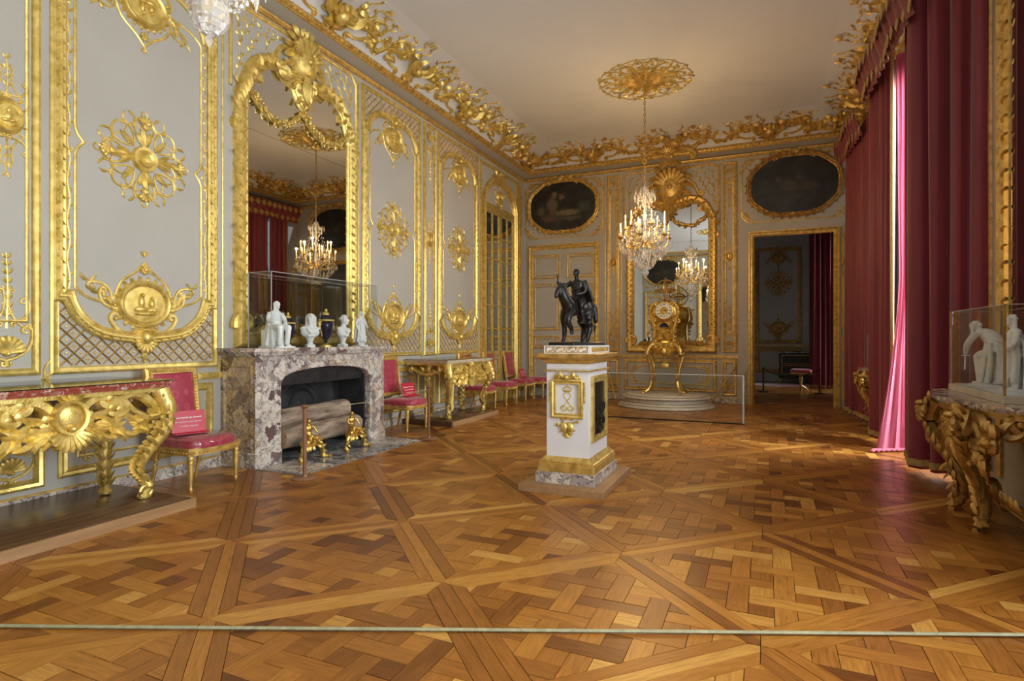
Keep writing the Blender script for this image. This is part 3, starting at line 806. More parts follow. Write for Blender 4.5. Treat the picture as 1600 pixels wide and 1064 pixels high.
def pilaster_panel(wall, fn, a, b, z0, z1, gold, wide=False):
    c = (a+b)/2; w = b-a
    MB().sweep(rectpath(a, b, z0, z1), [(-.02, 0), (-.02, .02), (0, .03), (.02, .018), (.035, .022), (.04, 0)]).build('pilaster_frame', gold, wall, fn=fn)
    MB().sweep(rectpath(a+w*.17, b-w*.17, z0+.42, z1-.42), THIN).build('pilaster_line', gold, wall, fn=fn)
    r = w*0.30; zm = z0+2.05
    m = MB()
    m.lathe([(.001, .04), (r*.55, .035), (r*.62, .02), (r*.8, .04), (r, .0)], 18, (c, zm, 0), sy=1.25)
    for dx, dz, rx, rz in ((0, .25, .16, .2), (0, -.1, .25, .3), (.2, -.35, .25, .12), (-.2, -.4, .25, .12)):
        m.ell((c+dx*r, zm+dz*r, .035), (rx*r, rz*r, .02), 8, 5)
    for k in range(14): m.leaf((c+r*math.cos(2*PI*k/14), zm+r*1.22*math.sin(2*PI*k/14), .003), 2*PI*k/14, r*.3, r*.2, .4, .4, 4)
    for up in (1, -1):
        s = m.mark()
        m.scroll((c+.01, zm+up*r*1.35), (c+r*1.2, zm+up*r*2.1), -up*r*.3, r*.08, up*r*.16, up*r*.22, 6)
        m.scroll((c+r*.9, zm+up*r*1.2), (c+r*.35, zm+up*r*2.9), up*r*.3, r*.06, -up*r*.12, up*r*.16, 6)
        m.mirror_u(s[0], s[1], c)
        m.vine(crom([(c, zm+up*r*1.3), (c+.01, zm+up*r*2.4), (c, zm+up*r*3.8)], 5), [.01, .004], .045, .05, both=True)
    m.build('pilaster_medallion', gold, wall, fn=fn)
    for zz, up in ((z0+.16, 1), (z1-.16, -1)):
        m = MB()
        m.shell((c, zz, .01), w*.34, 0.1 if up > 0 else -PI+.1, PI-.1 if up > 0 else -.1, 9, .03)
        s = m.mark()
        m.scroll((c+.01, zz-up*.05), (c+w*.42, zz+up*.18), -up*.06, .016, up*.03, up*.045, 6)
        m.scroll((c+w*.1, zz+up*.25), (c+w*.36, zz+up*.42), -up*.05, .012, up*.02, up*.035, 6)
        m.scroll((c+w*.3, zz+up*.2), (c+w*.05, zz+up*.5), up*.05, .01, up*.03, -up*.02, 6)
        m.mirror_u(s[0], s[1], c)
        m.vine(crom([(c, zz+up*.2), (c+.01, zz+up*.5), (c, zz+up*.8)], 5), [.012, .004], .06, .05, both=True)
        m.build('pilaster_shell', gold, wall, fn=fn)
def dado_panel(wall, fn, a, b, z0, z1, gold, shell=False):
    MB().sweep(rectpath(a, b, z0, z1), [(-.03, 0), (-.03, .018), (-.01, .03), (.012, .02), (.035, .028), (.05, .01), (.05, 0)]).build('dado_frame', gold, wall, fn=fn)
    d = 0.13
    if b-a > 0.5: MB().sweep(rectpath(a+d, b-d, z0+d, z1-d), THIN).build('dado_line', gold, wall, fn=fn)
    m = MB()
    if shell:
        c = (a+b)/2
        m.shell((c, z0+.13, .01), .12, .1, PI-.1, 9, .03)
        s = m.mark(); m.scroll((c+.02, z0+.08), (c+.17, z0+.25), -.05, .014, .03, .04, 6); m.scroll((c+.05, z0+.3), (c+.16, z0+.38), -.03, .01, .02, .03, 5); m.mirror_u(s[0], s[1], c)
    else:
        for uu, sx in ((a+d, 1), (b-d, -1)):
            for zz, sz in ((z0+d, 1), (z1-d, -1)):
                m.scroll((uu-sx*.03, zz+sz*.22), (uu+sx*.05, zz-sz*.02), sx*sz*.04, .012, -sx*sz*.025, sx*sz*.03, 6)
                m.scroll((uu+sx*.02, zz+sz*.05), (uu+sx*.25, zz-sz*.0), sx*sz*.035, .010, .02*sx*sz, -.022*sx*sz, 6)
                for k in range(5): m.leaf((uu+sx*.03*k, zz+sz*.03*(4-k), 0), math.atan2(sz*R.uniform(.2, 1), sx*R.uniform(.2, 1)), .07, .028, .4, .6, 4, 1)
    m.build('dado_carving', gold, wall, fn=fn)
def dado_rail(wall, fn, runs, gold):
    for a, b in runs:
        m = MB()
        m.box(a, 0.965, 0, b, 0.985, 0.025); m.box(a, 0.985, 0, b, 1.02, 0.04); m.box(a, 1.02, 0, b, 1.035, 0.028)
        m.build('dado_rail', gold, wall, fn=fn)
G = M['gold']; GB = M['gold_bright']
# left wall, from the near end to the glazed door
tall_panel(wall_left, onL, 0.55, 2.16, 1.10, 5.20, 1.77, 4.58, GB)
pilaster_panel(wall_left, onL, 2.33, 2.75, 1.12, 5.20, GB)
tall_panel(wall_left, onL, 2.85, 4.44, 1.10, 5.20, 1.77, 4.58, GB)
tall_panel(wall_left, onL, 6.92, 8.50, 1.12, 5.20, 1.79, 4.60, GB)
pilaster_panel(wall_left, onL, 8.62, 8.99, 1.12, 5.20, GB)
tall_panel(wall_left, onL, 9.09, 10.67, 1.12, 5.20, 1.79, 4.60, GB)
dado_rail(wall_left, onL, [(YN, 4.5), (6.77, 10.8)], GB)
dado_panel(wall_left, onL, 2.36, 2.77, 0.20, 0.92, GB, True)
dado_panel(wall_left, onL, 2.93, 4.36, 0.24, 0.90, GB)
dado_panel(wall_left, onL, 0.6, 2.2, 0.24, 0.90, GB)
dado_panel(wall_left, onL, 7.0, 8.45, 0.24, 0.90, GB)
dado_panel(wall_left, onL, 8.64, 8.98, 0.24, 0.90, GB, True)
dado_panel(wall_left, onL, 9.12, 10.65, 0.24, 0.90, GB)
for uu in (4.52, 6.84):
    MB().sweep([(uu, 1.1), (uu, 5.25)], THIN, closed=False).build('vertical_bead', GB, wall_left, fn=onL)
# back wall
for a, b in ((-3.37, -3.13), (-0.82, -0.59)):
    pilaster_panel(wall_back, onB, a, b, 1.12, 5.18, G)
    dado_panel(wall_back, onB, a, b, 0.2, 0.92, G, True)
dado_rail(wall_back, onB, [(-3.42, -0.53)], G)
dado_panel(wall_back, onB, -2.95, -1.0, 0.26, 0.91, G)
for uu in (-3.44, -3.06, -0.9, -0.55):
    MB().sweep([(uu, 1.1), (uu, 5.2)], THIN, closed=False).build('vertical_bead', G, wall_back, fn=onB)
# facing end wall (seen in the tall mirror)
dado_rail(wall_near, onN, [(1.0, 3.4)], G)
dado_panel(wall_near, onN, 1.15, 3.2, 0.26, 0.91, G)
# adjoining room
tall = MB()
fnx = lambda p: (p[0], 20.5-p[2], p[1])
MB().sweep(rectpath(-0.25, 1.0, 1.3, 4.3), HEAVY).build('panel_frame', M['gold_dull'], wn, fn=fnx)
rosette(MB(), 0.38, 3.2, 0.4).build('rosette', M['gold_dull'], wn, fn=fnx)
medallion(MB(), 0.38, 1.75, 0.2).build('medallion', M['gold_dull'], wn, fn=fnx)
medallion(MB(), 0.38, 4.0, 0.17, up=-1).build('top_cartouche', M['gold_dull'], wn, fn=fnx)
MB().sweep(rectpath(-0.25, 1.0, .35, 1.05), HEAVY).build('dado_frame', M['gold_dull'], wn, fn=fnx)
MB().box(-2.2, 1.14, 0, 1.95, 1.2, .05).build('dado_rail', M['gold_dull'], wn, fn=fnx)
# ------------------------------------------------------------------ mirrors
def leaf3(m, p, d, nrm, L, wd, bulge=.4, curl=.4, n=4, side=1):
    """leaf at p growing along d, lying on the surface with normal nrm"""
    d = vnorm(d); nrm = vnorm(nrm); s_ = vnorm(vcross(nrm, d)); q = MB().leaf((0, 0, 0), 0, L, wd, bulge, curl, n, side)
    m.merge(q, lambda v: (p[0]+d[0]*v[0]+s_[0]*v[1]+nrm[0]*v[2], p[1]+d[1]*v[0]+s_[1]*v[1]+nrm[1]*v[2], p[2]+d[2]*v[0]+s_[2]*v[1]+nrm[2]*v[2]))
def along(path, step, closed=False):
    P = list(path)+([path[0]] if closed else []); acc = 0; out = []
    for p, q in zip(P, P[1:]):
        d = math.hypot(q[0]-p[0], q[1]-p[1])
        if d < 1e-6: continue
        an = math.atan2(q[1]-p[1], q[0]-p[0])
        while acc <= d:
            t = acc/d; out.append((p[0]+(q[0]-p[0])*t, p[1]+(q[1]-p[1])*t, an)); acc += step
        acc -= d
    return out
def carve(m, path, step, L, wd, h, spread=0.9, closed=False):
    for i, (u, z, an) in enumerate(along(path, step, closed)):
        m.leaf((u, z, h), an+(spread if i % 2 else -spread), L*R.uniform(.8, 1.2), wd, .5, .5, 4, 1 if i % 2 else -1)
def tall_mirror(name, label, fn, a, b, z0, zs, zt, ztop, fw, gold, seam):
    """a..b glass width, z0 sill, zs springing, zt lobe top, ztop crest top"""
    c = (a+b)/2; h = (b-a)/2
    T = thing(name, label, 'mirror')
    lob = crom([(a, zs), (a+.06*h, zs+.30*(zt-zs)), (a+.22*h, zs+.8*(zt-zs)), (a+.48*h, zt), (a+.74*h, zs+.82*(zt-zs)), (c-.10*h, zs+.45*(zt-zs)), (c, zs+.30*(zt-zs))], 4)
    top = lob+[(2*c-u, z) for u, z in lob[::-1][1:]]
    # glass: panes either side of the seam
    q = MB(); q.prism([(a-.02, z0-.02), (b+.02, z0-.02), (b+.02, seam-.003), (a-.02, seam-.003)], 0.010, 0.020); q.build('lower_glass', M['mirror'], T, fn=fn, flat=True)
    q = MB(); q.prism([(a-.02, seam+.001), (b+.02, seam+.001)]+[(u, z) for u, z in top[::-1]], 0.010, 0.020); q.build('upper_glass', M['mirror'], T, fn=fn, flat=True)
    out = [(a, z0), (b, z0)]+top[::-1]
    # path runs counter-clockwise, so the outside lies to the right (negative offset)
    MB().sweep(out, [(0.012, 0.0), (0.012, 0.03), (-0.01, 0.05), (-.03*fw/.16, .045), (-0.07*fw/.16, 0.085), (-0.12*fw/.16, .09), (-fw*.9, 0.06), (-fw, 0.03), (-fw, 0)]).build('frame', gold, T, fn=fn)
    m = MB()
    edge = [(a-fw*.55, z0+.25)]+[(a-fw*.55, zs)]
    carve(m, edge, .06, .085, .04, .08, .5); carve(m, [(2*c-u, z) for u, z in edge], .06, .085, .04, .08, .5)
    for uu, sg in ((a-fw*.85, -1), (b+fw*.85, 1)):
        zz = z0+.35; k = 0
        while zz < zs:
            m.scroll((uu, zz), (uu, zz+.30), -sg*.022, .016, -sg*.016, -sg*.018, 6); zz += .42
            m.leaf((uu, zz-.04, .05), PI/2-sg*.4, .10, .04, .5, .4, 4, 1)
    arcp = [(u, z+fw*.45) for u, z in top]
    carve(m, arcp, .085, .12, .055, .085, .7)
    m.build('frame_carving', gold, T, fn=fn)
    # garlands of flowers closing each lobe below
    for sg in (-1, 1):
        g = MB()
        pts = crom([(c+sg*.02*h, zs+.30*(zt-zs)), (c+sg*.16*h, zs+.02*(zt-zs)), (c+sg*.42*h, zs-.20*(zt-zs)), (c+sg*.70*h, zs-.12*(zt-zs)), (c+sg*.92*h, zs+.18*(zt-zs))], 6)
        g.tube(pts, .028, 6)
        for u, z, an in along(pts, .035):
            g.ell((u+R.uniform(-.025, .025), z+R.uniform(-.025, .025), .045+R.uniform(0, .025)), R.uniform(.018, .034), 6, 4)
            g.leaf((u, z, .04), R.uniform(0, 6.3), .075, .035, .5, .3, 4)
        g.map(lambda p: (p[0], p[1], p[2]+.02))
        g.build('garland', gold, T, fn=fn)
    # crest cartouche
    m = MB(); zc = (zt+ztop)/2; r = (ztop-zt)*.55
    m.lathe([(.001, .16), (r*.3, .15), (r*.5, .11), (r*.58, .13), (r*.7, .09), (r*.8, .02)], 20, (c, zc, 0), sy=1.15, sx=.85)
    m.shell((c, zc-r*.1, .1), r*.9, .25, PI-.25, 9, .07)
    for k in range(18): m.leaf((c+.6*r*math.cos(k*.35), zc+.95*r*math.sin(k*.35), .06), k*.35, r*.5, r*.26, .5, .5, 5, R.choice((1, -1)))
    s = m.mark()
    m.scroll((c+.03, zc-r*.9), (c+.45*h, zt-.02), -.08, .05, .05, .07); m.scroll((c+r*.6, zc+r*.3), (c+r*1.3, zc-r*.5), .06, .04, .05, .06)
    for k in range(5): m.leaf((c+.05+.07*k, zc-r*.9-.02*k, .08), -.4+.2*k, .18, .07, .5, .5, 5)
    m.mirror_u(s[0], s[1], c)
    m.leaf((c, zc-r*.7, .1), -PI/2, r*1.0, r*.5, .5, 0, 5)
    m.build('crest', gold, T, fn=fn)
    # shoulder scrolls and the scrolled foot
    m = MB(); s = m.mark()
    m.scroll((a-fw*1.0, zs-.28), (a-fw*.5, zs+.06), -.05, .05, .05, -.06)
    m.scroll((a-fw*.7, zs+.0), (a+.18*h, zs+.55*(zt-zs)+fw*.4), .06, .045, .05, -.05)
    for k in range(6): m.leaf((a-fw*.8+.03*k, zs-.15+.06*k, .07), 1.9-.1*k, .16, .07, .5, .5, 5)
    MB().merge(m, lambda p: (2*c-p[0], p[1], p[2])).build('shoulder_scroll', gold, T, fn=fn); m.build('shoulder_scroll', gold, T, fn=fn)
    m = MB(); s = m.mark()
    q = spiral((a-fw*.3, z0+.10), .135, .03, PI*1.1, PI*1.1-8.0, 24); m.tube(q, [.05, .02], 8)
    m.scroll((a+.05, z0-.01), (c-.32*h, z0+.04), -.05, .05, .0, .05); m.scroll((c-.4*h, z0+.0), (c-.05, z0+.03), .05, .045, .05, .04)
    for k in range(10): m.leaf((a+.1+.075*k, z0+.0, .06), .5+.12*k, .13, .06, .5, .5, 5)
    m.mirror_u(s[0], s[1], c)
    m.map(lambda p: (p[0], max(p[1], z0-.168), p[2]+.035)); m.build('foot_scroll', gold, T, fn=fn)
    return T
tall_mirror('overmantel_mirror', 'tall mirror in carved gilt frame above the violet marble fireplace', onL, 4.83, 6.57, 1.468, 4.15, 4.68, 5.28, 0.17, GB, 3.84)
tall_mirror('wall_mirror', 'tall gilt-framed mirror behind the clock on the end wall', onB, -2.76, -1.13, 1.25, 3.98, 4.40, 5.24, 0.17, M['gold'], 3.55)
tall_mirror('wall_mirror', 'tall gilt-framed mirror on the end wall facing the clock', onN, 1.13, 2.76, 1.25, 3.98, 4.40, 5.24, 0.17, M['gold'], 3.55)
# leafy panel above each mirror
def mirror_top_panel(wall, fn, a, b, z0, z1, c, gold):
    MB().sweep([(a, z0), (a, z1-.12), (a+.12, z1), (b-.12, z1), (b, z1-.12), (b, z0)], [(.025, 0), (.02, .02), (0, .026), (-.02, .014), (-.025, 0)], closed=False).build('panel_frame', gold, wall, fn=fn)
    m = MB(); s = m.mark()
    for pts in ([(a+.08, z0+.15), (a+.15, z0+.45), (a+.10, z0+.75), (a+.22, z1-.1)], [(a+.22, z0+.42), (a+.36, z0+.7), (a+.55, z1-.12)], [(a+.5, z0+.62), (a+.62, z0+.85), (a+.78, z1-.1)], [(a+.12, z0+.55), (a+.3, z0+.85), (a+.4, z1-.08)]):
        m.vine(crom(pts, 6), [.010, .004], .075, .055)
    m.mirror_u(s[0], s[1], c); m.build('leaf_sprays', gold, wall, fn=fn)
mirror_top_panel(wall_left, onL, 4.62, 6.78, 4.25, 5.22, 5.7, GB)
mirror_top_panel(wall_back, onB, -3.0, -0.92, 4.1, 5.20, -1.945, G)

# ------------------------------------------------------------------ fireplace
FX = -4.98
fp = thing('fireplace', 'violet-veined breccia marble fireplace with arched opening below the tall mirror', 'fireplace', (XL, 5.62, 0))
def wp(o, parent): o.parent = parent; o.matrix_parent_inverse = Matrix.Translation(parent.location).inverted(); return o
b_ = M['breccia']
for y0, y1 in ((4.50, 4.84), (6.41, 6.75)):
    m = MB().box(XL, y0, 0.16, FX, y1, 0.86)
    m.bbox(XL+.001, y0-.015, 0, FX+.02, y1+.015, 0.17, .008)
    wp(m.build('jamb', b_), fp)
    s0 = -1 if y0 < 5 else 1
    yo = y0 if s0 < 0 else y1
    # moulded inner side panel on the return
    q = MB().sweep(rectpath(XL+.06, FX-.06, .24, 1.1), [(-.02, 0), (-.02, .012), (0, .016), (.02, .004), (.02, 0)])
    wp(q.build('side_panel_moulding', M['breccia_warm'], fn=lambda p: (p[0], yo+s0*p[2], p[1])), fp)
    wp(MB().box(XL, min(yo, yo+s0*.004), .17, FX-.002, max(yo, yo+s0*.004), 1.2).build('side_slab', M['breccia_warm']), fp)
# lintel with segmental arch
top = crom([(4.84, .86), (4.86, .92), (4.95, .99), (5.2, 1.035), (5.62, 1.055), (6.05, 1.035), (6.3, .99), (6.39, .92), (6.41, .86)], 4)
poly = [(4.50, .86)]+top+[(6.75, .86), (6.75, 1.225), (4.50, 1.225)]
wp(MB().prism(poly, XL, FX).build('lintel', b_, fn=lambda p: (p[2], p[0], p[1]), sharp=30), fp)
mp = [(4.835, .17)]+[(u-.005 if u < 5.6 else u+.005, z+.004) for u, z in top]+[(6.415, .17)]
wp(MB().sweep(mp, [(0.0, -.01), (0, .018), (.03, .026), (.05, .018), (.065, .022), (.085, .004), (.085, -.01)], closed=False).build('opening_moulding', b_, fn=lambda p: (FX+p[2], p[0], p[1])), fp)
# shelf with moulded edge
sh = [(XL, 4.40), (XL, 6.85)]
m = MB()
for z0, z1, e in ((1.215, 1.235, .03), (1.235, 1.255, .05), (1.255, 1.295, .075)):
    P = crom([(FX+e-.01, 4.50-e), (FX+e+.005, 4.8), (FX+e+.03, 5.62), (FX+e+.005, 6.45), (FX+e-.01, 6.75+e)], 5)
    m.prism([(XL, 4.50-e)]+P+[(XL, 6.75+e)], z0, z1)
wp(m.build('shelf', b_, sharp=30), fp)
# lining, fireback, iron hood
wp(MB().box(XL+.001, 4.84, 0, XL+.03, 6.41, 1.06).box(XL, 4.84, 0, FX-.06, 4.87, 1.0).box(XL, 6.38, 0, FX-.06, 6.41, 1.0).build('firebox_lining', M['soot']), fp)
m = MB().prism([(0, 0), (1.5, 0), (1.5, .03), (0, .03)], 0, 1)
wp(MB().add([(XL+.25, 4.87, 1.05), (XL+.25, 6.38, 1.05), (FX-.05, 4.87, 1.04), (FX-.05, 6.38, 1.04), (FX-.10, 4.87, .86), (FX-.10, 6.38, .86), (FX-.12, 4.87, .86), (FX-.12, 6.38, .86)], [(2, 3, 5, 4), (4, 5, 7, 6), (6, 7, 1, 0), (0, 1, 3, 2), (0, 2, 4, 6), (1, 7, 5, 3)]).build('iron_hood', M['iron']), fp)
m = MB().box(5.05, .05, 0, 6.2, .92, .02); s = m.mark()
m.lathe([(.001, .05), (.1, .05), (.22, .03), (.27, .05), (.3, .02)], 20, (5.62, .55, 0)); medallion(m, 5.62, .55, .24)
wp(m.build('fireback', M['iron'], fn=lambda p: (XL+.035+p[2], p[0], p[1])), fp)
hearth = tag(MB().box(XL+.02, 4.50, -.01, -4.33, 6.75, .006).build('hearth_slab', M['hearth']), 'grey veined marble hearth slab before the fireplace', kind='structure')
hearth.name = 'trim_4'
for (x0, y0, x1, y1) in ((-4.93, 4.56, -4.38, 5.0), (-4.93, 6.22, -4.38, 6.70), (-4.93, 5.06, -4.38, 6.16)):
    MB().box(x0, y0, .004, x1, y1, .010).build('marble_inlay', M['skirt'] if y1-y0 < .6 else M['hearth'], hearth)
# logs
def log(label, p0, p1, r, seed):
    q = random.Random(seed); m = MB(); n = 14; rings = []
    for i in range(11):
        t = i/10; cx = [p0[k]+(p1[k]-p0[k])*t for k in range(3)]
        rings.append([(cx[0]+r*(1+q.uniform(-.06, .06))*math.cos(2*PI*k/n), cx[1], cx[2]+r*(1+q.uniform(-.06, .06))*math.sin(2*PI*k/n)) for k in range(n)])
    m.loft(rings, cap=False)
    T = thing('log', label, 'log', (p0[0], (p0[1]+p1[1])/2, p0[2]-r))
    wp(m.build('bark', M['bark']), T)
    for rg, pp in ((rings[0], p0), (rings[-1], p1)):
        wp(MB().add(rg+[tuple(pp)], [(k, (k+1) % n, n) for k in range(n)]).build('cut_end', M['logend'], flat=True), T)
log('thick lower log resting on the andirons nearest the room', (-5.06, 4.90, .260), (-5.05, 6.22, .264), .125, 1)
log('upper log lying on the pile in the fireplace', (-5.15, 4.88, .475), (-5.13, 6.10, .485), .11, 2)
log('rear log against the iron fireback', (-5.315, 4.92, .25), (-5.31, 6.16, .25), .115, 3)
# andirons
def andiron(label, y, sg, lean):
    T = thing('andiron', label, 'andiron', (-4.80, y, 0.006))
    m = MB()
    for k, dy in enumerate((-.17, .17)):
        m.tube(crom([(0, dy*.35, .21), (.06, dy*.7, .20), (.07, dy*.9, .11), (.05, dy*1.0, .03), (.10, dy*1.25, .018), (.13, dy*1.35, .03)], 5), [.034, .016], 7)
        m.ell((.115, dy*1.32, .018), (.035, .028, .018), 8, 5)
        for j in range(5): leaf3(m, (.05, dy*(.4+.13*j), .22-.035*j), (.4, dy*2, .6-.3*j), (1, 0, .4), .10, .045)
    m.build('foot', M['bronze_gilt'], T)
    m = MB().ell((0, 0, .20), (.05, .10, .05), 10, 6)
    for j in range(12): leaf3(m, (.03, -.11+.02*j, .19), (.3, math.sin(j*2.), -.7+.2*(j % 3)), (1, 0, .2), .10, .05)
    m.tube([(0, -.1, .2), (0, .1, .2)], .03, 8)
    m.build('scroll_base', M['bronze_gilt'], T)
    f = MB()      # seated figure
    f.ell((0, 0, .29), (.045, .05, .06), 10, 6); f.ell((0.005, 0, .365), (.04, .048, .05), 10, 6); f.ell((.01, 0, .445), (.028, .026, .034), 10, 6)
    f.tube([(0, 0, .39), (.01, 0, .43)], .016, 8)
    f.tube(crom([(.01, -.03, .26), (.08, -.05, .27), (.09, -.05, .20)], 4), [.026, .014], 8); f.tube(crom([(.01, .03, .26), (.075, .06, .25), (.07, .08, .19)], 4), [.026, .014], 8)
    f.tube(crom([(0, -.045, .39), (.02, -.085, .34), (.06, -.06*lean, .31)], 4), [.016, .011], 8); f.tube(crom([(0, .045, .39), (.02, .08, .36), (.05, .10, .30)], 4), [.016, .011], 8)
    sculpt(f, 'figure', M['bronze_gilt'], T, .008, 2)
    MB().tube([(-.02, 0, .13), (-.08, 0, .112), (-.57, 0, .112)], .014, 6).box(-.58, -.012, 0, -.55, .012, .12).build('log_bar', M['iron'], T)
andiron('gilt bronze andiron with seated figure behind the barrier post', 5.08, 1, 1)
andiron('gilt bronze andiron with seated figure before the right end of the logs', 5.83, -1, .4)

# ------------------------------------------------------------------ barrier posts
def post(label, x, y, top):
    T = thing('barrier_post', label, 'post', (x, y, 0))
    MB().lathe([(.001, 0), (.125, 0), (.128, .008), (.12, .016), (.03, .022), (.024, .04), (.001, .04)], 24).build('base', M['post'], T)
    MB().lathe([(.02, .02), (.0195, top-.05), (.021, top-.04), (.021, top-.03)], 14).build('pole', M['post'], T)
    MB().lathe([(.021, top-.035), (.034, top-.022), (.04, top-.01), (.038, top), (.001, top)], 16).build('cap', M['post'], T)
    return T
post('brown barrier post before the andirons', -4.22, 4.42, .735)
post('brown barrier post beside the chair and second console', -4.30, 6.86, .735)
tag(MB().tube(crom([(-4.222, 4.441, .70), (-4.26, 5.6, .655), (-4.298, 6.839, .70)], 8), .004, 5).build('rope', M['cord']), 'thin cord strung between the two brown barrier posts', 'rope')
# ------------------------------------------------------------------ platforms
def platform(label, x1, y0, y1):
    T = thing('platform', label, 'platform', ((XL+x1)/2, (y0+y1)/2, 0))
    wp(MB().bbox(XL+.024, y0+.012, .0, x1-.028, y1-.028, .085, .003).build('platform_top', M['darkoak']), T)
    wp(MB().bbox(x1-.026, y0, 0, x1, y1, .078, .003).build('front_edging', M['oak']), T)
    wp(MB().bbox(XL+.024, y1-.026, 0, x1-.028, y1, .078, .003).build('end_edging', M['oak']), T)
    wp(MB().bbox(XL+.024, y0-.014, 0, x1-.028, y0+.010, .078, .003).build('end_edging', M['darkoak']), T)
platform('low dark oak platform under the red marble console', -4.33, 1.45, 3.31)
platform('low dark oak platform under the beige-topped console past the fireplace', -4.52, 7.93, 9.62)

# ------------------------------------------------------------------ console tables
def apron(m, w, d, H, big):
    """carved front apron; local x along, y out"""
    q = MB(); s = q.mark()
    hw = w/2
    q.scroll((.08, H-.20), (.34, H-.13), .07, .045, .06, -.07); q.scroll((.30, H-.16), (.62, H-.20), .09, .042, -.06, .06)
    q.scroll((.10, H-.30), (.40, H-.22), -.06, .036, .05, .06); q.scroll((.40, H-.14), (.68, H-.30), -.05, .03, .04, .05)
    for k in range(22):
        u = .06+.6*k/22; q.leaf((u, H-.12-.14*math.sin(PI*(.2+.6*k/22))-.06*(k % 3), .03), -.9+.25*(k % 5), .15, .065, .5, .6, 5, 1 if k % 2 else -1)
    for k in range(7): q.leaf((.05+.02*k, H-.30, .03), -PI/2+.25*k, .17, .06, .5, .4, 5)
    q.mirror_u(s[0], s[1], 0)
    if big:
        q.ell((0, H-.22, .055), (.085, .10, .028), 14, 8)
        n = 20; q.sweep([(.1*math.cos(2*PI*k/n), H-.22+.115*math.sin(2*PI*k/n)) for k in range(n)], [(-.02, .03), (-.01, .09), (.012, .085), (.02, .03)])
        q.shell((0, H-.30, .05), .17, -PI+.35, -.35, 9, .05)
        for k in range(5): q.leaf((0, H-.12, .06), PI/2+(k-2)*.5, .11, .05, .5, 0, 4)
    else:
        q.shell((0, H-.17, .04), .15, -PI+.2, -.2, 9, .05); q.leaf((0, H-.28, .03), -PI/2, .2, .1, .5, 0, 5)
    m.merge(q, lambda p: (p[0]*hw/.74, d-.09+p[2], p[1]))
    # side aprons
    for sg in (1, -1):
        e = MB()
        for k in range(9): e.leaf((.08+.085*k*d/.9, H-.10-.06*(k % 2), .02), -1.2+.3*(k % 4), .14, .06, .5, .6, 5, 1 if k % 2 else -1)
        e.scroll((.1, H-.14), (d-.2, H-.14), -.10, .035, .05, .05)
        m.merge(e, lambda p: (sg*(hw-.10+p[2]), p[0], p[1]))
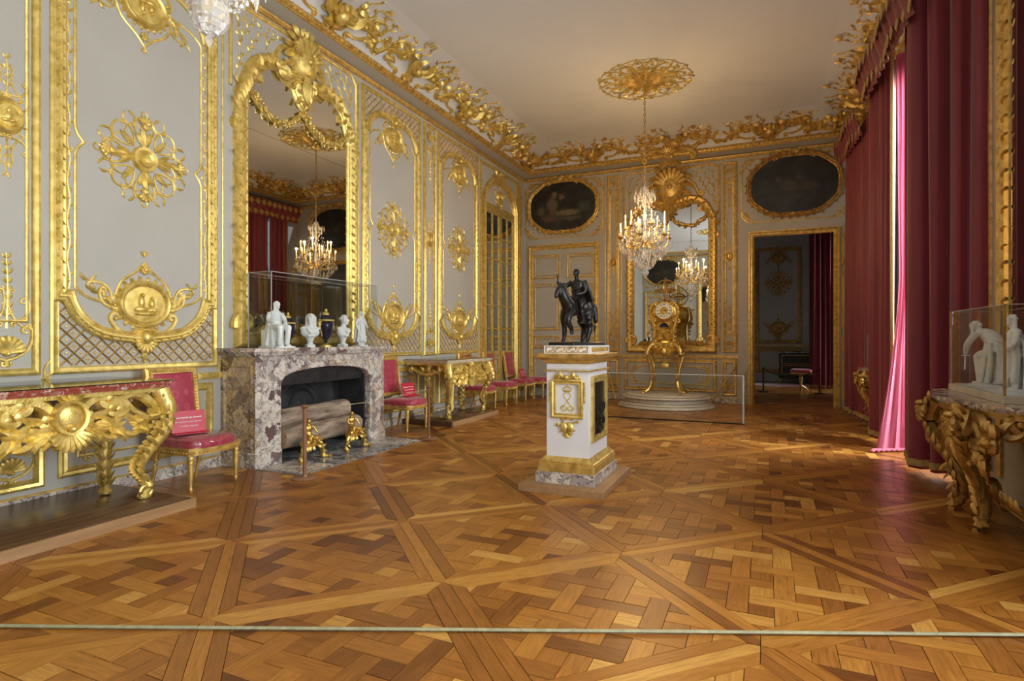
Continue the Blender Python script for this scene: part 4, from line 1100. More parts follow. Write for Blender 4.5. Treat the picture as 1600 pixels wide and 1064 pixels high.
def console(name, label, loc, rz, w, d, H, slab, glass=True, serp=0.0, straight_back=True):
    T = thing(name, label, 'console table', loc, rz); hw = w/2
    def outline(e, n=7):
        if not serp: return [(-hw-e, 0), (hw+e, 0), (hw+e, d+e-.05), (hw+e-.05, d+e), (-hw-e+.05, d+e), (-hw-e, d+e-.05)]
        P = crom([(hw+e, 0), (hw+e+.01, d*.35), (hw+e-.06, d*.62), (hw*.72, d*.84+e), (hw*.4, d*.93+e), (0, d+e), (-hw*.4, d*.93+e), (-hw*.72, d*.84+e), (-hw-e+.06, d*.62), (-hw-e-.01, d*.35), (-hw-e, 0)], 5)
        return P
    MB().prism(outline(0.0), H-.05, H-.02).prism(outline(.015), H-.02, H).build('marble_top', slab, T, sharp=30)
    if glass: MB().prism(outline(.016), H, H+.008).build('glass_sheet', M['dark'], T, sharp=30)
    m = MB()
    m.box(-hw+.06, .0, H-.12, hw-.06, .03, H-.05)
    m.prism([(x*(hw-.03)/hw, max(0.0, y-.03)) for x, y in outline(0.0)], H-.085, H-.05)
    m.build('gilt_rail', GB, T, sharp=30)
    m = MB(); apron(m, w, d*(0.97 if serp else 1.0), H, not serp); m.build('apron_carving', GB, T)
    # front legs: double-curved with leaves and scrolled feet
    for sg in (-1, 1):
        m = MB()
        P = crom([(sg*(hw-.07), d-.08, H-.08), (sg*(hw-.03), d-.03, H-.24), (sg*(hw-.06), d-.05, H-.42), (sg*(hw-.16), d-.12, H-.60), (sg*(hw-.20), d-.15, .22), (sg*(hw-.14), d-.11, .10), (sg*(hw-.17), d-.13, .045)], 5)
        m.tube(P, [.075, .075, .07, .068, .066, .064, .062, .06, .058, .056, .054, .052, .05, .048, .046, .044, .042, .04, .038, .036, .035, .034, .034, .033, .032, .032, .031, .03, .03, .03, .03][:len(P)], 9)
        for k in range(0, len(P)-6, 1):
            p = P[k]; nx = sg
            if k > 8: leaf3(m, (p[0]-nx*.04, p[1]+.02, p[2]), (-nx*.7, .3, .9), (0, 1, 0), .10, .05, .5, .5, 4)
            if k % 2: leaf3(m, (p[0], p[1]+.045, p[2]), (-nx*.4, .2, .9 if k > 8 else -.9), (0, 1, .2), .11, .05, .5, .5, 4)
        q = P[0]
        for k in range(14): m.ell((q[0]+sg*R.uniform(-.02, .06), q[1]+R.uniform(0, .07), H-.1-.022*k), R.uniform(.02, .034), 6, 4)
        f = P[-1]
        m.tube([(f[0]+sg*(.045*math.cos(a)), f[1]+.02, f[2]+.02+.045*math.sin(a)) for a in [k*.5-1.4 for k in range(12)]], [.024, .01], 6)
        m.lathe([(.03, .0), (.05, .008), (.055, .025), (.04, .045), (.02, .05)], 10, (f[0], f[1], 0))
        m.build('leg', GB, T)
    for sg in (-1, 1):
        m = MB()
        x = sg*(hw-.22 if straight_back else hw-.12); yb = d*.40 if straight_back else .08
        P = crom([(x, yb, H-.1), (x+sg*.02, yb, H-.3), (x, yb, H-.55), (x-sg*.01, yb, .2), (x, yb, .05)], 5)
        m.tube(P, [.07, .03], 9)
        for k in range(1, len(P)-1, 2):
            for j in range(7):
                an = 2*PI*j/7; leaf3(m, (P[k][0]+.03*math.cos(an), P[k][1]+.03*math.sin(an), P[k][2]), (math.cos(an)*.5, math.sin(an)*.5, .9), (math.cos(an), math.sin(an), 0), .085, .04, .4, .2, 3)
        m.lathe([(.03, 0), (.052, .01), (.055, .03), (.035, .055), (.02, .06)], 10, (x, yb, 0))
        m.build('leg', GB, T)
    return T
console('console_table', 'carved gilt console with shield apron and red speckled marble top', (XL+.03, 2.50, .085), -PI/2, 1.54, .92, .965, M['redmarble'])
console('console_table', 'carved gilt console with beige marble top between fireplace chair and glazed door', (XL+.03, 8.78, .085), -PI/2, 1.58, .86, .965, M['beigemarble'], True, 0.0)
# ------------------------------------------------------------------ chairs
def text_mesh(txt, size, mat, name, parent, loc, rot, bold=0.0):
    cu = bpy.data.curves.new('t', 'FONT'); cu.body = txt; cu.size = size; cu.align_x = 'CENTER'; cu.align_y = 'CENTER'; cu.extrude = 0.0006; cu.offset = bold
    o = bpy.data.objects.new('t', cu); col.objects.link(o)
    me = bpy.data.meshes.new_from_object(o.evaluated_get(bpy.context.evaluated_depsgraph_get()))
    bpy.data.objects.remove(o); bpy.data.curves.remove(cu)
    me.materials.clear(); me.materials.append(mat)
    q = bpy.data.objects.new(name, me); col.objects.link(q); q.parent = parent; q.location = loc; q.rotation_euler = rot
    return q
M['signred'] = simple('red_card', (0.50, 0.02, 0.05), (0.54, 0.03, 0.06), 0.3)
M['ink'] = simple('white_print', (0.85, 0.85, 0.85), (0.9, 0.9, 0.9), 0.5)
def cushion(m, x0, x1, y0, y1, z0, h, bow=0.0, n=12):
    """domed cushion on an outline with a bowed front (front = +y)"""
    rings = []
    for t, k in ((0, 1.0), (.35, 1.015), (.65, .985), (.85, .9), (.96, .7), (1.0, .35)):
        ring = []
        for i in range(4*n):
            s = i/n; e = int(s); f = s-e
            if e == 0: x, y = x0+(x1-x0)*f, y0
            elif e == 1: x, y = x1, y0+(y1-y0)*f
            elif e == 2: x, y = x1+(x0-x1)*f, y1+bow*math.sin(PI*f)
            else: x, y = x0, y1+(y0-y1)*f
            cx, cy = (x0+x1)/2, (y0+y1)/2
            px_, py_ = (x-cx)/((x1-x0)/2), (y-cy)/((y1-y0)/2)
            r = max(abs(px_), abs(py_)) ; rr = (abs(px_)**6+abs(py_)**6)**(1/6) or 1
            k2 = k*r/rr
            ring.append((cx+(x-cx)*k2, cy+(y-cy)*k2, z0+h*t))
        rings.append(ring)
    return m.loft(rings)
SC_ = 1.11
def chair(label, x, y, rz, group=None, plastic=False, back=True):
    """gilt side chair, front = local +y"""
    T = thing('side_chair' if back else 'stool', label, 'chair' if back else 'stool', (x, y, 0), rz, group); T.scale = (SC_, SC_, SC_*.98)
    w, d, sh = .26, .24, .36
    m = MB(); P = [(-w+.02, -d), (w-.02, -d), (w, d-.03)]+[(w-2*w*t, d-.03+.05*math.sin(PI*t)) for t in (.15, .35, .5, .65, .85)]+[(-w, d-.03)]
    m.prism(P, sh-.05, sh+.01)
    m.prism([(a*1.03, b*1.03) for a, b in P], sh-.012, sh+.005); m.prism([(a*1.02, b*1.02) for a, b in P], sh-.05, sh-.042)
    for i, (u, v, an) in enumerate(along(P, .035, True)): m.ell((u*1.01, v*1.01, sh-.027), (.010, .010, .012), 5, 4)
    m.build('seat_rail', M['gold'], T, sharp=30)
    c = MB(); cushion(c, -w+.015, w-.015, -d+.02, d-.015, sh, .095, .035); c.build('seat_cushion', M['damask'], T)
    if plastic:
        c = MB(); cushion(c, -w+.005, w-.005, -d+.01, d-.005, sh, .102, .035); c.build('plastic_cover', M['plastic'], T)
    for sx in (-1, 1):
        m = MB()
        n = 16; prof_ = [(.028, sh-.0), (.030, sh-.05), (.022, sh-.056), (.030, sh-.072), (.022, sh-.088), (.026, sh-.10), (.026, sh-.12), (.014, .06), (.012, .045), (.017, .035), (.017, .02), (.010, 0)]
        rings = []
        for r, z in prof_:
            fl = 0.10 if .055 < z < sh-.095 else 0
            rings.append([(sx*(w-.03)+r*(1-fl*(k % 2))*math.cos(2*PI*k/n), d-.045+r*(1-fl*(k % 2))*math.sin(2*PI*k/n), z) for k in range(n)])
        m.loft(rings); m.build('leg', M['gold'], T, sharp=60)
        m = MB().tube(crom([(sx*(w-.045), -d+.03, sh), (sx*(w-.045), -d+.015, .2), (sx*(w-.045), -d-.03, 0)], 5), [.024, .013], 8); m.build('leg', M['gold'], T)
    if back:
        H = 1.0; y0, y1 = -d+.02, -d-.07
        # upright frame: tilted back, slightly wider above
        def bk(p):   # (u, z, w) -> tilted plane
            t = (p[1]-sh)/(H-sh); return (p[0]*(1+.10*t), y0+(y1-y0)*t+p[2], p[1])
        fr = MB().sweep([(-.20, .50), (.20, .50), (.20, H), (-.20, H)], [(-.03, -.02), (-.03, .018), (-.012, .03), (.006, .022), (.022, .028), (.026, -.02), (-.03, -.02)])
        for i, (u, v, an) in enumerate(along([(-.20, .50), (.20, .50), (.20, H), (-.20, H)], .03, True)): fr.ell((u, v, .028), .009, 5, 4)
        fr.build('backrest_frame', M['gold'], T, fn=bk)
        for sx in (-1, 1):
            MB().tube([(sx*.19, .30, 0), (sx*.20, .52, 0)], .022, 8).map(bk).build('back_post', M['gold'], T)
        q = MB(); n = 8; V = []; F = []
        for i in range(n+1):
            for j in range(n+1):
                u, v = -1+2*i/n, -1+2*j/n
                V.append((u*.185, .75+v*.235, .012+.028*(1-u**4)*(1-v**4)))
        F = [(i*(n+1)+j, (i+1)*(n+1)+j, (i+1)*(n+1)+j+1, i*(n+1)+j+1) for i in range(n) for j in range(n)]
        q.add(V, F); q.box(-.185, .515, -.016, .185, .985, .013); q.build('back_cushion', M['damask'], T, fn=bk)
    return T
def sign(label, x, y, z, rz, tilt=-0.28):
    T = thing('notice_sign', label, 'sign', (x, y, z), rz); T.scale = (1.75, 1.75, 1.55)
    e = bpy.data.objects.new('card', MB().box(-.085, -.002, 0, .085, .002, .135).mesh('card', M['signred'])); col.objects.link(e); e.parent = T; e.rotation_euler = (-tilt, 0, 0)
    MB().box(-.085, -.004, 0, .085, .06, .004).build('card_foot', M['signred'], T)
    e2 = T
    for k, (t, sz) in enumerate((("Il est interdit de s'asseoir", .0135), ("Sitting down is not allowed", .0118), ("Prohibido sentarse", .0118))):
        zz = .092-.026*k
        a = -tilt
        q = text_mesh(t, sz, M['ink'], 'lettering', e, (0, .0032, zz), (PI/2, 0, PI), 0.0003 if k == 0 else 0)
    return T
RZ = -PI/2
chair('gilt side chair with plastic-covered crimson seat beside the red marble console', -4.99, 3.82, RZ+.06, plastic=True)
sign('red notice card on the plastic-covered crimson chair', -4.99, 3.74, .512, RZ-.35)
chair('gilt side chair with crimson damask seat between fireplace and second console', -5.08, 7.42, RZ)
sign('red notice card on the chair between fireplace and second console', -5.06, 7.54, .506, RZ-.1)
GP = 'gilt chairs along the glazed door'
chair('gilt crimson side chair partly behind the beige-topped console legs', -5.13, 10.05, RZ, GP)
chair('gilt crimson side chair standing before the edge of the glazed door', -5.13, 11.10, RZ, GP)
chair('gilt crimson side chair carrying a notice card before the glazed door', -5.13, 12.14, RZ, GP)
sign('red notice card on the chair before the glazed door', -5.06, 12.12, .506, RZ)
chair('backless gilt crimson stool in the corner by the double door', -4.98, 12.84, RZ, None, back=False)

# ------------------------------------------------------------------ figures on the mantelpiece
def drape(f, c, r0, r1, z0, z1, n=9, seed=1):
    q = random.Random(seed)
    for k in range(n):
        a = 2*PI*k/n+q.uniform(-.2, .2)
        f.tube(crom([(c[0]+r0*math.cos(a), c[1]+r0*math.sin(a), z1), (c[0]+(r0+r1)/2*math.cos(a+.25), c[1]+(r0+r1)/2*math.sin(a+.25), (z0+z1)/2), (c[0]+r1*math.cos(a+.1), c[1]+r1*math.sin(a+.1), z0)], 4), [.010*r1/.06, .014*r1/.06], 6)
def head(f, c, r, face=0.0, wig=False):
    """head with nose, brow, chin, ears and hair; looks along +y turned by face"""
    cf, sf = math.cos(face), math.sin(face)
    def P(x, y, z): return (c[0]+x*cf-y*sf, c[1]+x*sf+y*cf, c[2]+z)
    f.ell(c, (r*.82, r*.9, r*1.08), 14, 9); f.ell(P(0, r*.35, -r*.45), (r*.55, r*.5, r*.55), 12, 8)
    f.tube([P(0, r*.85, r*.15), P(0, r*1.12, -r*.25)], [r*.09, r*.17], 6)
    f.ell(P(0, r*.82, -r*.62), (r*.25, r*.12, r*.09), 8, 5); f.ell(P(0, r*.72, -r*.95), (r*.28, r*.2, r*.18), 8, 5)
    f.tube([P(-r*.5, r*.72, r*.22), P(r*.5, r*.72, r*.22)], r*.12, 6)
    for sg in (-1, 1): f.ell(P(sg*r*.8, -.05*r, -r*.1), (r*.1, r*.18, r*.28), 6, 5)
    q = random.Random(5)
    for k in range(26):
        a = q.uniform(0, 2*PI); e = q.uniform(.15, 1.3)
        x, y, z = math.cos(a)*math.cos(e)*r*.9, math.sin(a)*math.cos(e)*r*.95-.12*r, math.sin(e)*r*1.1
        if y > .6*r: continue
        f.ell(P(x, y, z), r*.24, 6, 5)
    if wig:
        for sg in (-1, 1):
            for k in range(5): f.ell(P(sg*r*.85, -r*.25, r*.3-k*r*.42), r*.36, 8, 5)
def seated_figure(label, loc, rz, mat, s=1.0, name='statuette'):
    T = thing(name, label, 'statuette', loc, rz); f = MB()
    f.ell((0, -.01, .19), (.055, .05, .045), 12, 7); f.tube(crom([(0, -.01, .19), (0, -.005, .26), (0, .01, .32)], 4), [.052, .055, .056, .056, .055, .05, .046, .042, .036], 12)
    f.ell((0, .005, .315), (.068, .038, .03), 12, 6); f.tube([(0, .008, .33), (0, .016, .365)], .018, 8); head(f, (0, .022, .39), .031, .2, True)
    for sg in (-1, 1):
        f.tube(crom([(sg*.035, .0, .18), (sg*.05, .10, .185), (sg*.05, .11, .16), (sg*.045, .10, .03)], 5), [.036, .022], 9); f.ell((sg*.045, .118, .018), (.018, .034, .014), 8, 5)
    f.tube(crom([(-.066, .005, .315), (-.09, .03, .25), (-.045, .08, .225)], 4), [.024, .015], 8); f.ell((-.042, .085, .222), (.016, .018, .012), 6, 4)
    f.tube(crom([(.066, .005, .315), (.10, .02, .255), (.10, .075, .235)], 4), [.024, .015], 8); f.ell((.10, .08, .232), (.014, .02, .011), 6, 4)
    drape(f, (0, -.02), .05, .085, .02, .24, 10, 3); drape(f, (-.06, -.03), .03, .05, .02, .28, 6, 4)
    sculpt(f, 'figure', mat, T, .005, 1)
    MB().bbox(-.10, -.10, 0, .10, .15, .012, .003).build('base', mat, T)
    MB().bbox(-.075, -.095, .010, .075, .04, .165, .006).build('seat_block', mat, T)
    T.scale = (s, s, s); return T
def bust(label, loc, rz, mat, face, wig, s=1.0):
    T = thing('portrait_bust', label, 'bust', loc, rz); f = MB()
    f.ell((0, 0, .155), (.10, .055, .065), 14, 8); f.ell((0, -.005, .19), (.105, .045, .035), 14, 7)
    f.tube([(0, 0, .19), (0, .01, .245)], [.036, .028], 10); head(f, (0, .018, .29), .048, face, wig)
    for k in range(8): f.tube(crom([(-.10+.02*k, .02, .20), (-.04+.01*k, .062, .165), (.04-.01*k, .055, .11)], 4), .011, 6)
    f.tube([(0, 0, .11), (0, 0, .05)], [.05, .026], 10)
    sculpt(f, 'head_and_shoulders', mat, T, .0055, 1)
    MB().lathe([(.03, .055), (.024, .045), (.03, .036), (.036, .03), (.036, .024)], 16).bbox(-.042, -.042, 0, .042, .042, .028, .004).build('socle', mat, T)
    T.scale = (s, s, s); return T
def standing_figure(label, loc, rz, mat, s=1.0, pose=0):
    T = thing('statuette', label, 'statuette', loc, rz); f = MB()
    f.tube(crom([(0, 0, .20), (.005, 0, .27), (0, .005, .34)], 4), [.044, .04, .037, .038, .042, .045, .046, .044, .036], 12)
    f.ell((0, .0, .345), (.058, .032, .024), 12, 6); f.tube([(0, .005, .355), (0, .01, .39)], .015, 8); head(f, (0, .014, .415), .028, .3 if pose else -.3, True)
    f.tube(crom([(-.022, 0, .21), (-.03, .015, .11), (-.03, .0, .02)], 5), [.031, .016], 9); f.tube(crom([(.024, 0, .21), (.04, .03, .115), (.045, .01, .02)], 5), [.031, .016], 9)
    for x, y in ((-.03, .012), (.047, .022)): f.ell((x, y, .016), (.014, .03, .012), 8, 5)
    f.tube(crom([(-.055, .0, .345), (-.085, .02, .275), (-.05, .06, .245)], 4), [.02, .012], 8); f.ell((-.048, .064, .243), .013, 6, 4)
    if pose: f.tube(crom([(.055, .0, .345), (.085, .03, .29), (.06, .07, .30)], 4), [.02, .012], 8)
    else: f.tube(crom([(.055, .0, .345), (.09, .0, .28), (.10, .04, .22)], 4), [.02, .012], 8); f.ell((.10, .042, .215), .013, 6, 4)
    drape(f, (0, -.01), .045, .07, .05, .30, 9, 6); drape(f, (-.03, -.03), .03, .045, .012, .30, 6, 7)
    sculpt(f, 'figure', mat, T, .005, 1)
    MB().bbox(-.075, -.065, 0, .075, .065, .014, .003).build('base', mat, T)
    T.scale = (s, s, s); return T
def vase(label, loc, s=1.0):
    T = thing('covered_vase', label, 'vase', loc)
    MB().lathe([(.001, .0), (.062, 0), (.062, .016), (.05, .02), (.03, .024), (.02, .034), (.001, .034)], 22).build('gilt_foot', M['gold_bright'], T)
    MB().lathe([(.02, .03), (.014, .05), (.018, .068), (.03, .08), (.055, .12), (.072, .18), (.078, .235), (.076, .26), (.062, .275)], 24).build('body', M['blue'], T)
    m = MB().lathe([(.06, .272), (.088, .276), (.09, .29), (.07, .296), (.06, .292)], 24); m.build('gilt_rim', M['gold_bright'], T)
    MB().lathe([(.064, .292), (.058, .315), (.042, .335), (.034, .345), (.001, .346)], 22).build('lid', M['blue'], T)
    MB().lathe([(.036, .343), (.034, .36), (.022, .374), (.012, .38), (.016, .392), (.014, .404), (.001, .41)], 16).build('finial', M['gold_bright'], T)
    for sg in (-1, 1):
        m = MB().tube(crom([(0, sg*.075, .27), (0, sg*.105, .25), (0, sg*.095, .2), (0, sg*.078, .17), (0, sg*.06, .11)], 5), [.014, .008], 7); m.ell((0, sg*.095, .235), (.016, .02, .028), 8, 5); m.build('handle', M['gold_bright'], T)
    T.scale = (s, s, s); return T
MZ = 1.296; BS = M['biscuit']
seated_figure('white biscuit figure of a robed seated man at the mantel end near the console', (-5.15, 4.93, MZ), RZ, BS, 1.25)
vase('dark blue covered vase with gilt mounts behind the seated white figure', (-5.235, 5.21, MZ), 1.02)
bust('white biscuit bust with long curls between the two blue vases', (-5.10, 5.43, MZ), RZ-.5, BS, -.5, True, 1.18)
vase('dark blue covered vase with gilt mounts between the two white busts', (-5.12, 5.73, MZ), 1.18)
bust('white biscuit bust with short hair between blue vase and standing figure', (-5.12, 6.05, MZ), RZ+.2, BS, .4, False, 1.2)
standing_figure('white biscuit standing figure at the mantel end near the second console', (-5.14, 6.44, MZ), RZ, BS, 1.08)
# clear display case over them
def glass_case(label, x0, y0, z0, x1, y1, z1, th=.006, base=None):
    T = thing('display_case', label, 'display case', ((x0+x1)/2, (y0+y1)/2, z0))
    for a in ((x0, y0, z0, x0+th, y1, z1), (x1-th, y0, z0, x1, y1, z1), (x0+th, y0, z0, x1-th, y0+th, z1), (x0+th, y1-th, z0, x1-th, y1, z1), (x0, y0, z1, x1, y1, z1+th)):
        wp(MB().box(*a).build('pane', M['pane'], flat=True), T)
    e = .004
    for x in (x0+e, x1-e):
        for y in (y0+e, y1-e): wp(MB().box(x-e, y-e, z0, x+e, y+e, z1+th).build('pane_edge', M['edge'], flat=True), T)
    for x in (x0+e, x1-e): wp(MB().box(x-e, y0, z1, x+e, y1, z1+th+.001).build('pane_edge', M['edge'], flat=True), T)
    for y in (y0+e, y1-e): wp(MB().box(x0, y-e, z1, x1, y+e, z1+th+.001).build('pane_edge', M['edge'], flat=True), T)
    return T
glass_case('clear display case over the white figures and blue vases on the mantel', -5.34, 4.72, MZ, -4.985, 6.62, 2.14)

# ------------------------------------------------------------------ pedestal with equestrian bronze
PX, PY = -1.685, 5.42
pd = thing('pedestal', 'white and gilt pedestal bearing crowned cipher, on an oak plinth', 'pedestal', (PX, PY, 0))
def lay(name, hx, hy, z0, z1, mat, b=.004): return MB().bbox(-hx, -hy, z0, hx, hy, z1, b).build(name, mat, pd)
lay('oak_plinth', .40, .555, 0, .065, M['oak'])
lay('marble_base', .285, .42, .065, .165, M['skirt'])
lay('gilt_base', .275, .40, .165, .235, M['gold'], .006)
m = MB(); pr = [(.27, .234), (.272, .242), (.262, .25), (.258, .262), (.24, .275), (.225, .288), (.220, .30)]
m.loft([[(-a, -(a+.125), z), (a, -(a+.125), z), (a, a+.125, z), (-a, a+.125, z)] for a, z in pr])
for k in range(40):
    for sg in (-1, 1):
        m.ell((-.25+.0128*k, sg*.386, .256), (.008, .012, .010), 5, 4) if True else 0
for k in range(56):
    for sg in (-1, 1): m.ell((sg*.261, -.37+.0134*k, .256), (.012, .008, .010), 5, 4)
m.build('gilt_moulding', M['gold'], pd, sharp=30)
lay('white_shaft', .205, .33, .295, 1.12, M['white'], .002)
lay('gilt_fillet', .228, .353, 1.095, 1.108, M['gold'], .003)
m = MB(); m.loft([[(-a, -(a+.125), z), (a, -(a+.125), z), (a, a+.125, z), (-a, a+.125, z)] for a, z in [(.212, 1.165), (.23, 1.18), (.235, 1.20), (.29, 1.225), (.295, 1.255), (.285, 1.26)]])
for k in range(44):
    for sg in (-1, 1): m.box(-.275+.0126*k, sg*.402-.006, 1.232, -.268+.0126*k, sg*.402+.018*sg, 1.243) if sg > 0 else m.box(-.275+.0126*k, -.42, 1.232, -.268+.0126*k, -.40, 1.243)
m.build('gilt_cornice', M['gold'], pd, sharp=30)
lay('white_neck', .205, .33, 1.115, 1.17, M['white'], .002)
lay('white_frieze', .225, .35, 1.258, 1.335, M['white'], .003)
# frieze scrolls on the face towards the camera and the right side
def face_y(p): return (p[0], -.35-p[2], p[1])
def face_x(p): return (.225+p[2], p[0], p[1])
m = MB()
MB().sweep(rectpath(-.20, .20, 1.272, 1.322), [(-.004, 0), (-.004, .004), (.004, .004), (.004, 0)]).build('frieze_border', M['gold'], pd, fn=face_y)
for k in range(7):
    u = -.17+.055*k; m.scroll((u, 1.284), (u+.045, 1.311), .012*(1 if k % 2 else -1), .005, .007, .008, 5)
    m.leaf((u+.02, 1.29, 0), R.uniform(0, 2), .03, .012, .4, .4, 3)
m.build('frieze_scrolls', M['gold'], pd, fn=face_y)
m = MB()
for k in range(30): m.tube([(-.30+.0205*k, 1.275, 0), (-.30+.0205*k, 1.318, 0)], .006, 5)
m.build('frieze_flutes', M['gold'], pd, fn=face_x)
# framed cipher on the front
def fr_(p): return (p[0], -.33-p[2], p[1])
MB().sweep(rectpath(-.135, .135, .68, 1.00), [(-.02, 0), (-.02, .02), (-.006, .028), (.006, .02), (.022, .024), (.026, 0)]).build('cipher_frame', M['gold_bright'], pd, fn=fr_)
m = MB(); s = m.mark()     # two interlaced L's
m.tube(crom([(.005, .90), (.03, .885), (.03, .86), (.0, .82), (-.035, .775), (-.05, .745), (-.03, .735), (.0, .755), (.04, .775), (.065, .76), (.06, .742)], 5), .005, 5)
m.tube(crom([(.0, .74), (.03, .72), (.05, .725), (.05, .74)], 4), .0035, 5)
m.mirror_u(s[0], s[1], 0); m.build('cipher', M['gold_bright'], pd, fn=fr_)
m = MB(); s = m.mark()
m.tube([(-.035, .908), (.035, .908)], .006, 6)
for k in range(5): m.tube(crom([(-.03+.015*k, .91), ((-.03+.015*k)*1.5, .935), (0, .955)], 4), .004, 5); m.ell((-.03+.015*k, .918, .004), .005, 5, 4)
m.ell((0, .96, .003), .006, 6, 4); m.build('crown', M['gold_bright'], pd, fn=fr_)
m = MB(); s = m.mark()
for k in range(8): m.leaf((.02+.015*k, 1.03+.012*math.sin(k), .02), .4+.3*k, .06, .03, .5, .5, 4)
m.scroll((.01, 1.02), (.13, 1.02), .03, .012, .018, -.02, 6)
for k in range(9): m.ell((.165, .99-.022*k, .012), (.011+.003*(k % 3), .011, .01), 6, 4)
m.mirror_u(s[0], s[1], 0); m.ell((0, 1.04, .03), (.03, .028, .03), 10, 6)
m.build('frame_garland', M['gold_bright'], pd, fn=fr_)
m = MB()       # trophy below the frame
for dx in (-.03, .03): m.ell((dx, .575, .015), (.035, .045, .016), 12, 6)
m.tube([(-.085, .60, .01), (.10, .63, .01)], .008, 6); m.ell((.105, .632, .01), (.018, .012, .01), 8, 5); m.ell((-.09, .598, .01), (.018, .018, .012), 8, 5)
m.tube([(-.07, .53, .01), (.08, .55, .01)], .007, 6); m.tube([(-.05, .655, .01), (.04, .51, .02)], .007, 6)
for k in range(9): m.leaf((-.06+.015*k, .645, .006), PI/2+.3*(k-4), .04, .02, .5, .3, 3); m.leaf((0, .53, .004), -PI/2+.3*(k-4), .06, .02, .4, .3, 3)
m.build('music_trophy', M['gold_bright'], pd, fn=fr_)
def sd_(p): return (.205+p[2], p[0], p[1])
MB().sweep(rectpath(-.24, .24, .46, 1.02), [(-.03, 0), (-.03, .02), (-.01, .028), (.01, .02), (.03, .024), (.034, 0)]).build('side_relief_frame', M['gold_bright'], pd, fn=sd_)
m = MB().box(-.22, .48, .002, .22, 1.0, .008)
for k in range(26): m.ell((R.uniform(-.18, .18), R.uniform(.5, .75), .012), (R.uniform(.012, .03), R.uniform(.02, .06), .012), 7, 5)
m.build('bronze_relief', M['bronze'], pd, fn=sd_)
# equestrian statue, horse walking towards the camera
eq = thing('equestrian_statue', 'dark bronze rider on a walking horse on the white pedestal', 'statue', (PX, PY-.02, 1.335), -.32)
MB().bbox(-.15, -.27, 0, .15, .27, .03, .006).build('bronze_base', M['bronze'], eq)
f = MB(); o_ = .03
f.ell((0, -.10, o_+.335), (.078, .11, .09), 14, 9); f.ell((0, .10, o_+.34), (.082, .115, .092), 14, 9); f.tube([(0, -.12, o_+.335), (0, .12, o_+.335)], .078, 14)
f.tube(crom([(0, -.15, o_+.36), (-.005, -.215, o_+.44), (-.015, -.235, o_+.515)], 5), [.068, .042], 12)
f.tube(crom([(-.015, -.215, o_+.535), (-.02, -.27, o_+.50), (-.025, -.305, o_+.44)], 5), [.036, .022], 10); f.ell((-.025, -.305, o_+.435), (.02, .024, .024), 8, 6)
for sg in (-1, 1): f.tube([(-.015+sg*.018, -.215, o_+.55), (-.015+sg*.022, -.215, o_+.59)], [.011, .004], 6)
for k in range(9): f.ell((.012, -.17-.006*k, o_+.40+.018*k), (.014, .022, .02), 6, 5)
def hleg(pts, r): f.tube(crom(pts, 5), r, 9)
hleg([(-.05, -.14, o_+.31), (-.055, -.15, o_+.22), (-.055, -.135, o_+.16), (-.055, -.14, o_+.06), (-.055, -.15, o_+.015)], [.042, .017]); f.ell((-.055, -.158, o_+.014), (.022, .026, .016), 8, 5)
hleg([(.05, -.15, o_+.31), (.055, -.215, o_+.24), (.055, -.225, o_+.19), (.055, -.17, o_+.13), (.055, -.165, o_+.10)], [.042, .017]); f.ell((.055, -.168, o_+.09), (.02, .024, .018), 8, 5)
hleg([(-.05, .16, o_+.32), (-.055, .14, o_+.22), (-.055, .195, o_+.15), (-.055, .175, o_+.06), (-.055, .17, o_+.015)], [.055, .018]); f.ell((-.055, .16, o_+.014), (.022, .026, .016), 8, 5)
hleg([(.05, .16, o_+.32), (.055, .10, o_+.22), (.055, .135, o_+.15), (.055, .10, o_+.06), (.055, .095, o_+.015)], [.055, .018]); f.ell((.055, .085, o_+.014), (.022, .026, .016), 8, 5)
f.tube(crom([(0, .20, o_+.38), (.02, .255, o_+.35), (.035, .265, o_+.22), (.03, .25, o_+.10)], 5), [.022, .036, .036, .036, .036, .036, .036, .034, .03, .028, .026, .02, .018, .016, .012, .01], 9)
f.box(-.02, -.16, o_+.1, .02, -.10, .32) if False else None
sculpt(f, 'horse', M['bronze'], eq, .0095, 3)
f = MB()
f.tube(crom([(0, .0, o_+.41), (0, .0, o_+.50), (0, -.01, o_+.585)], 5), [.062, .058, .055, .055, .056, .06, .062, .062, .058, .052, .045], 12)
f.ell((0, -.005, o_+.58), (.078, .042, .03), 12, 7); f.tube([(0, -.01, o_+.60), (0, -.015, o_+.645)], .021, 8); head(f, (0, -.02, o_+.675), .034, PI, False)
for sg in (-1, 1):
    f.tube(crom([(sg*.045, .0, o_+.42), (sg*.098, -.06, o_+.38), (sg*.10, -.075, o_+.33), (sg*.103, -.045, o_+.20)], 5), [.044, .021], 9); f.ell((sg*.103, -.07, o_+.185), (.019, .036, .016), 8, 5)
f.tube(crom([(-.075, -.005, o_+.58), (-.115, -.06, o_+.55), (-.125, -.14, o_+.575)], 5), [.027, .015], 8); f.ell((-.126, -.15, o_+.58), (.015, .018, .015), 6, 5)
f.tube([(-.126, -.16, o_+.66), (-.115, -.12, o_+.46)], .009, 6)
f.tube(crom([(.075, -.005, o_+.58), (.10, -.01, o_+.49), (.05, -.09, o_+.46)], 5), [.027, .015], 8)
for k in range(9): f.tube(crom([(.07-.018*k, .03, o_+.60), (.09-.018*k, .075, o_+.50), (.10-.022*k, .12, o_+.40)], 4), [.018, .022], 6)
for k in range(5): f.tube(crom([(-.06+.01*k, -.04, o_+.60-.012*k), (.0, -.062, o_+.57-.014*k), (.065, -.03, o_+.585-.014*k)], 4), .012, 6)
sculpt(f, 'rider', M['bronze'], eq, .007, 2)
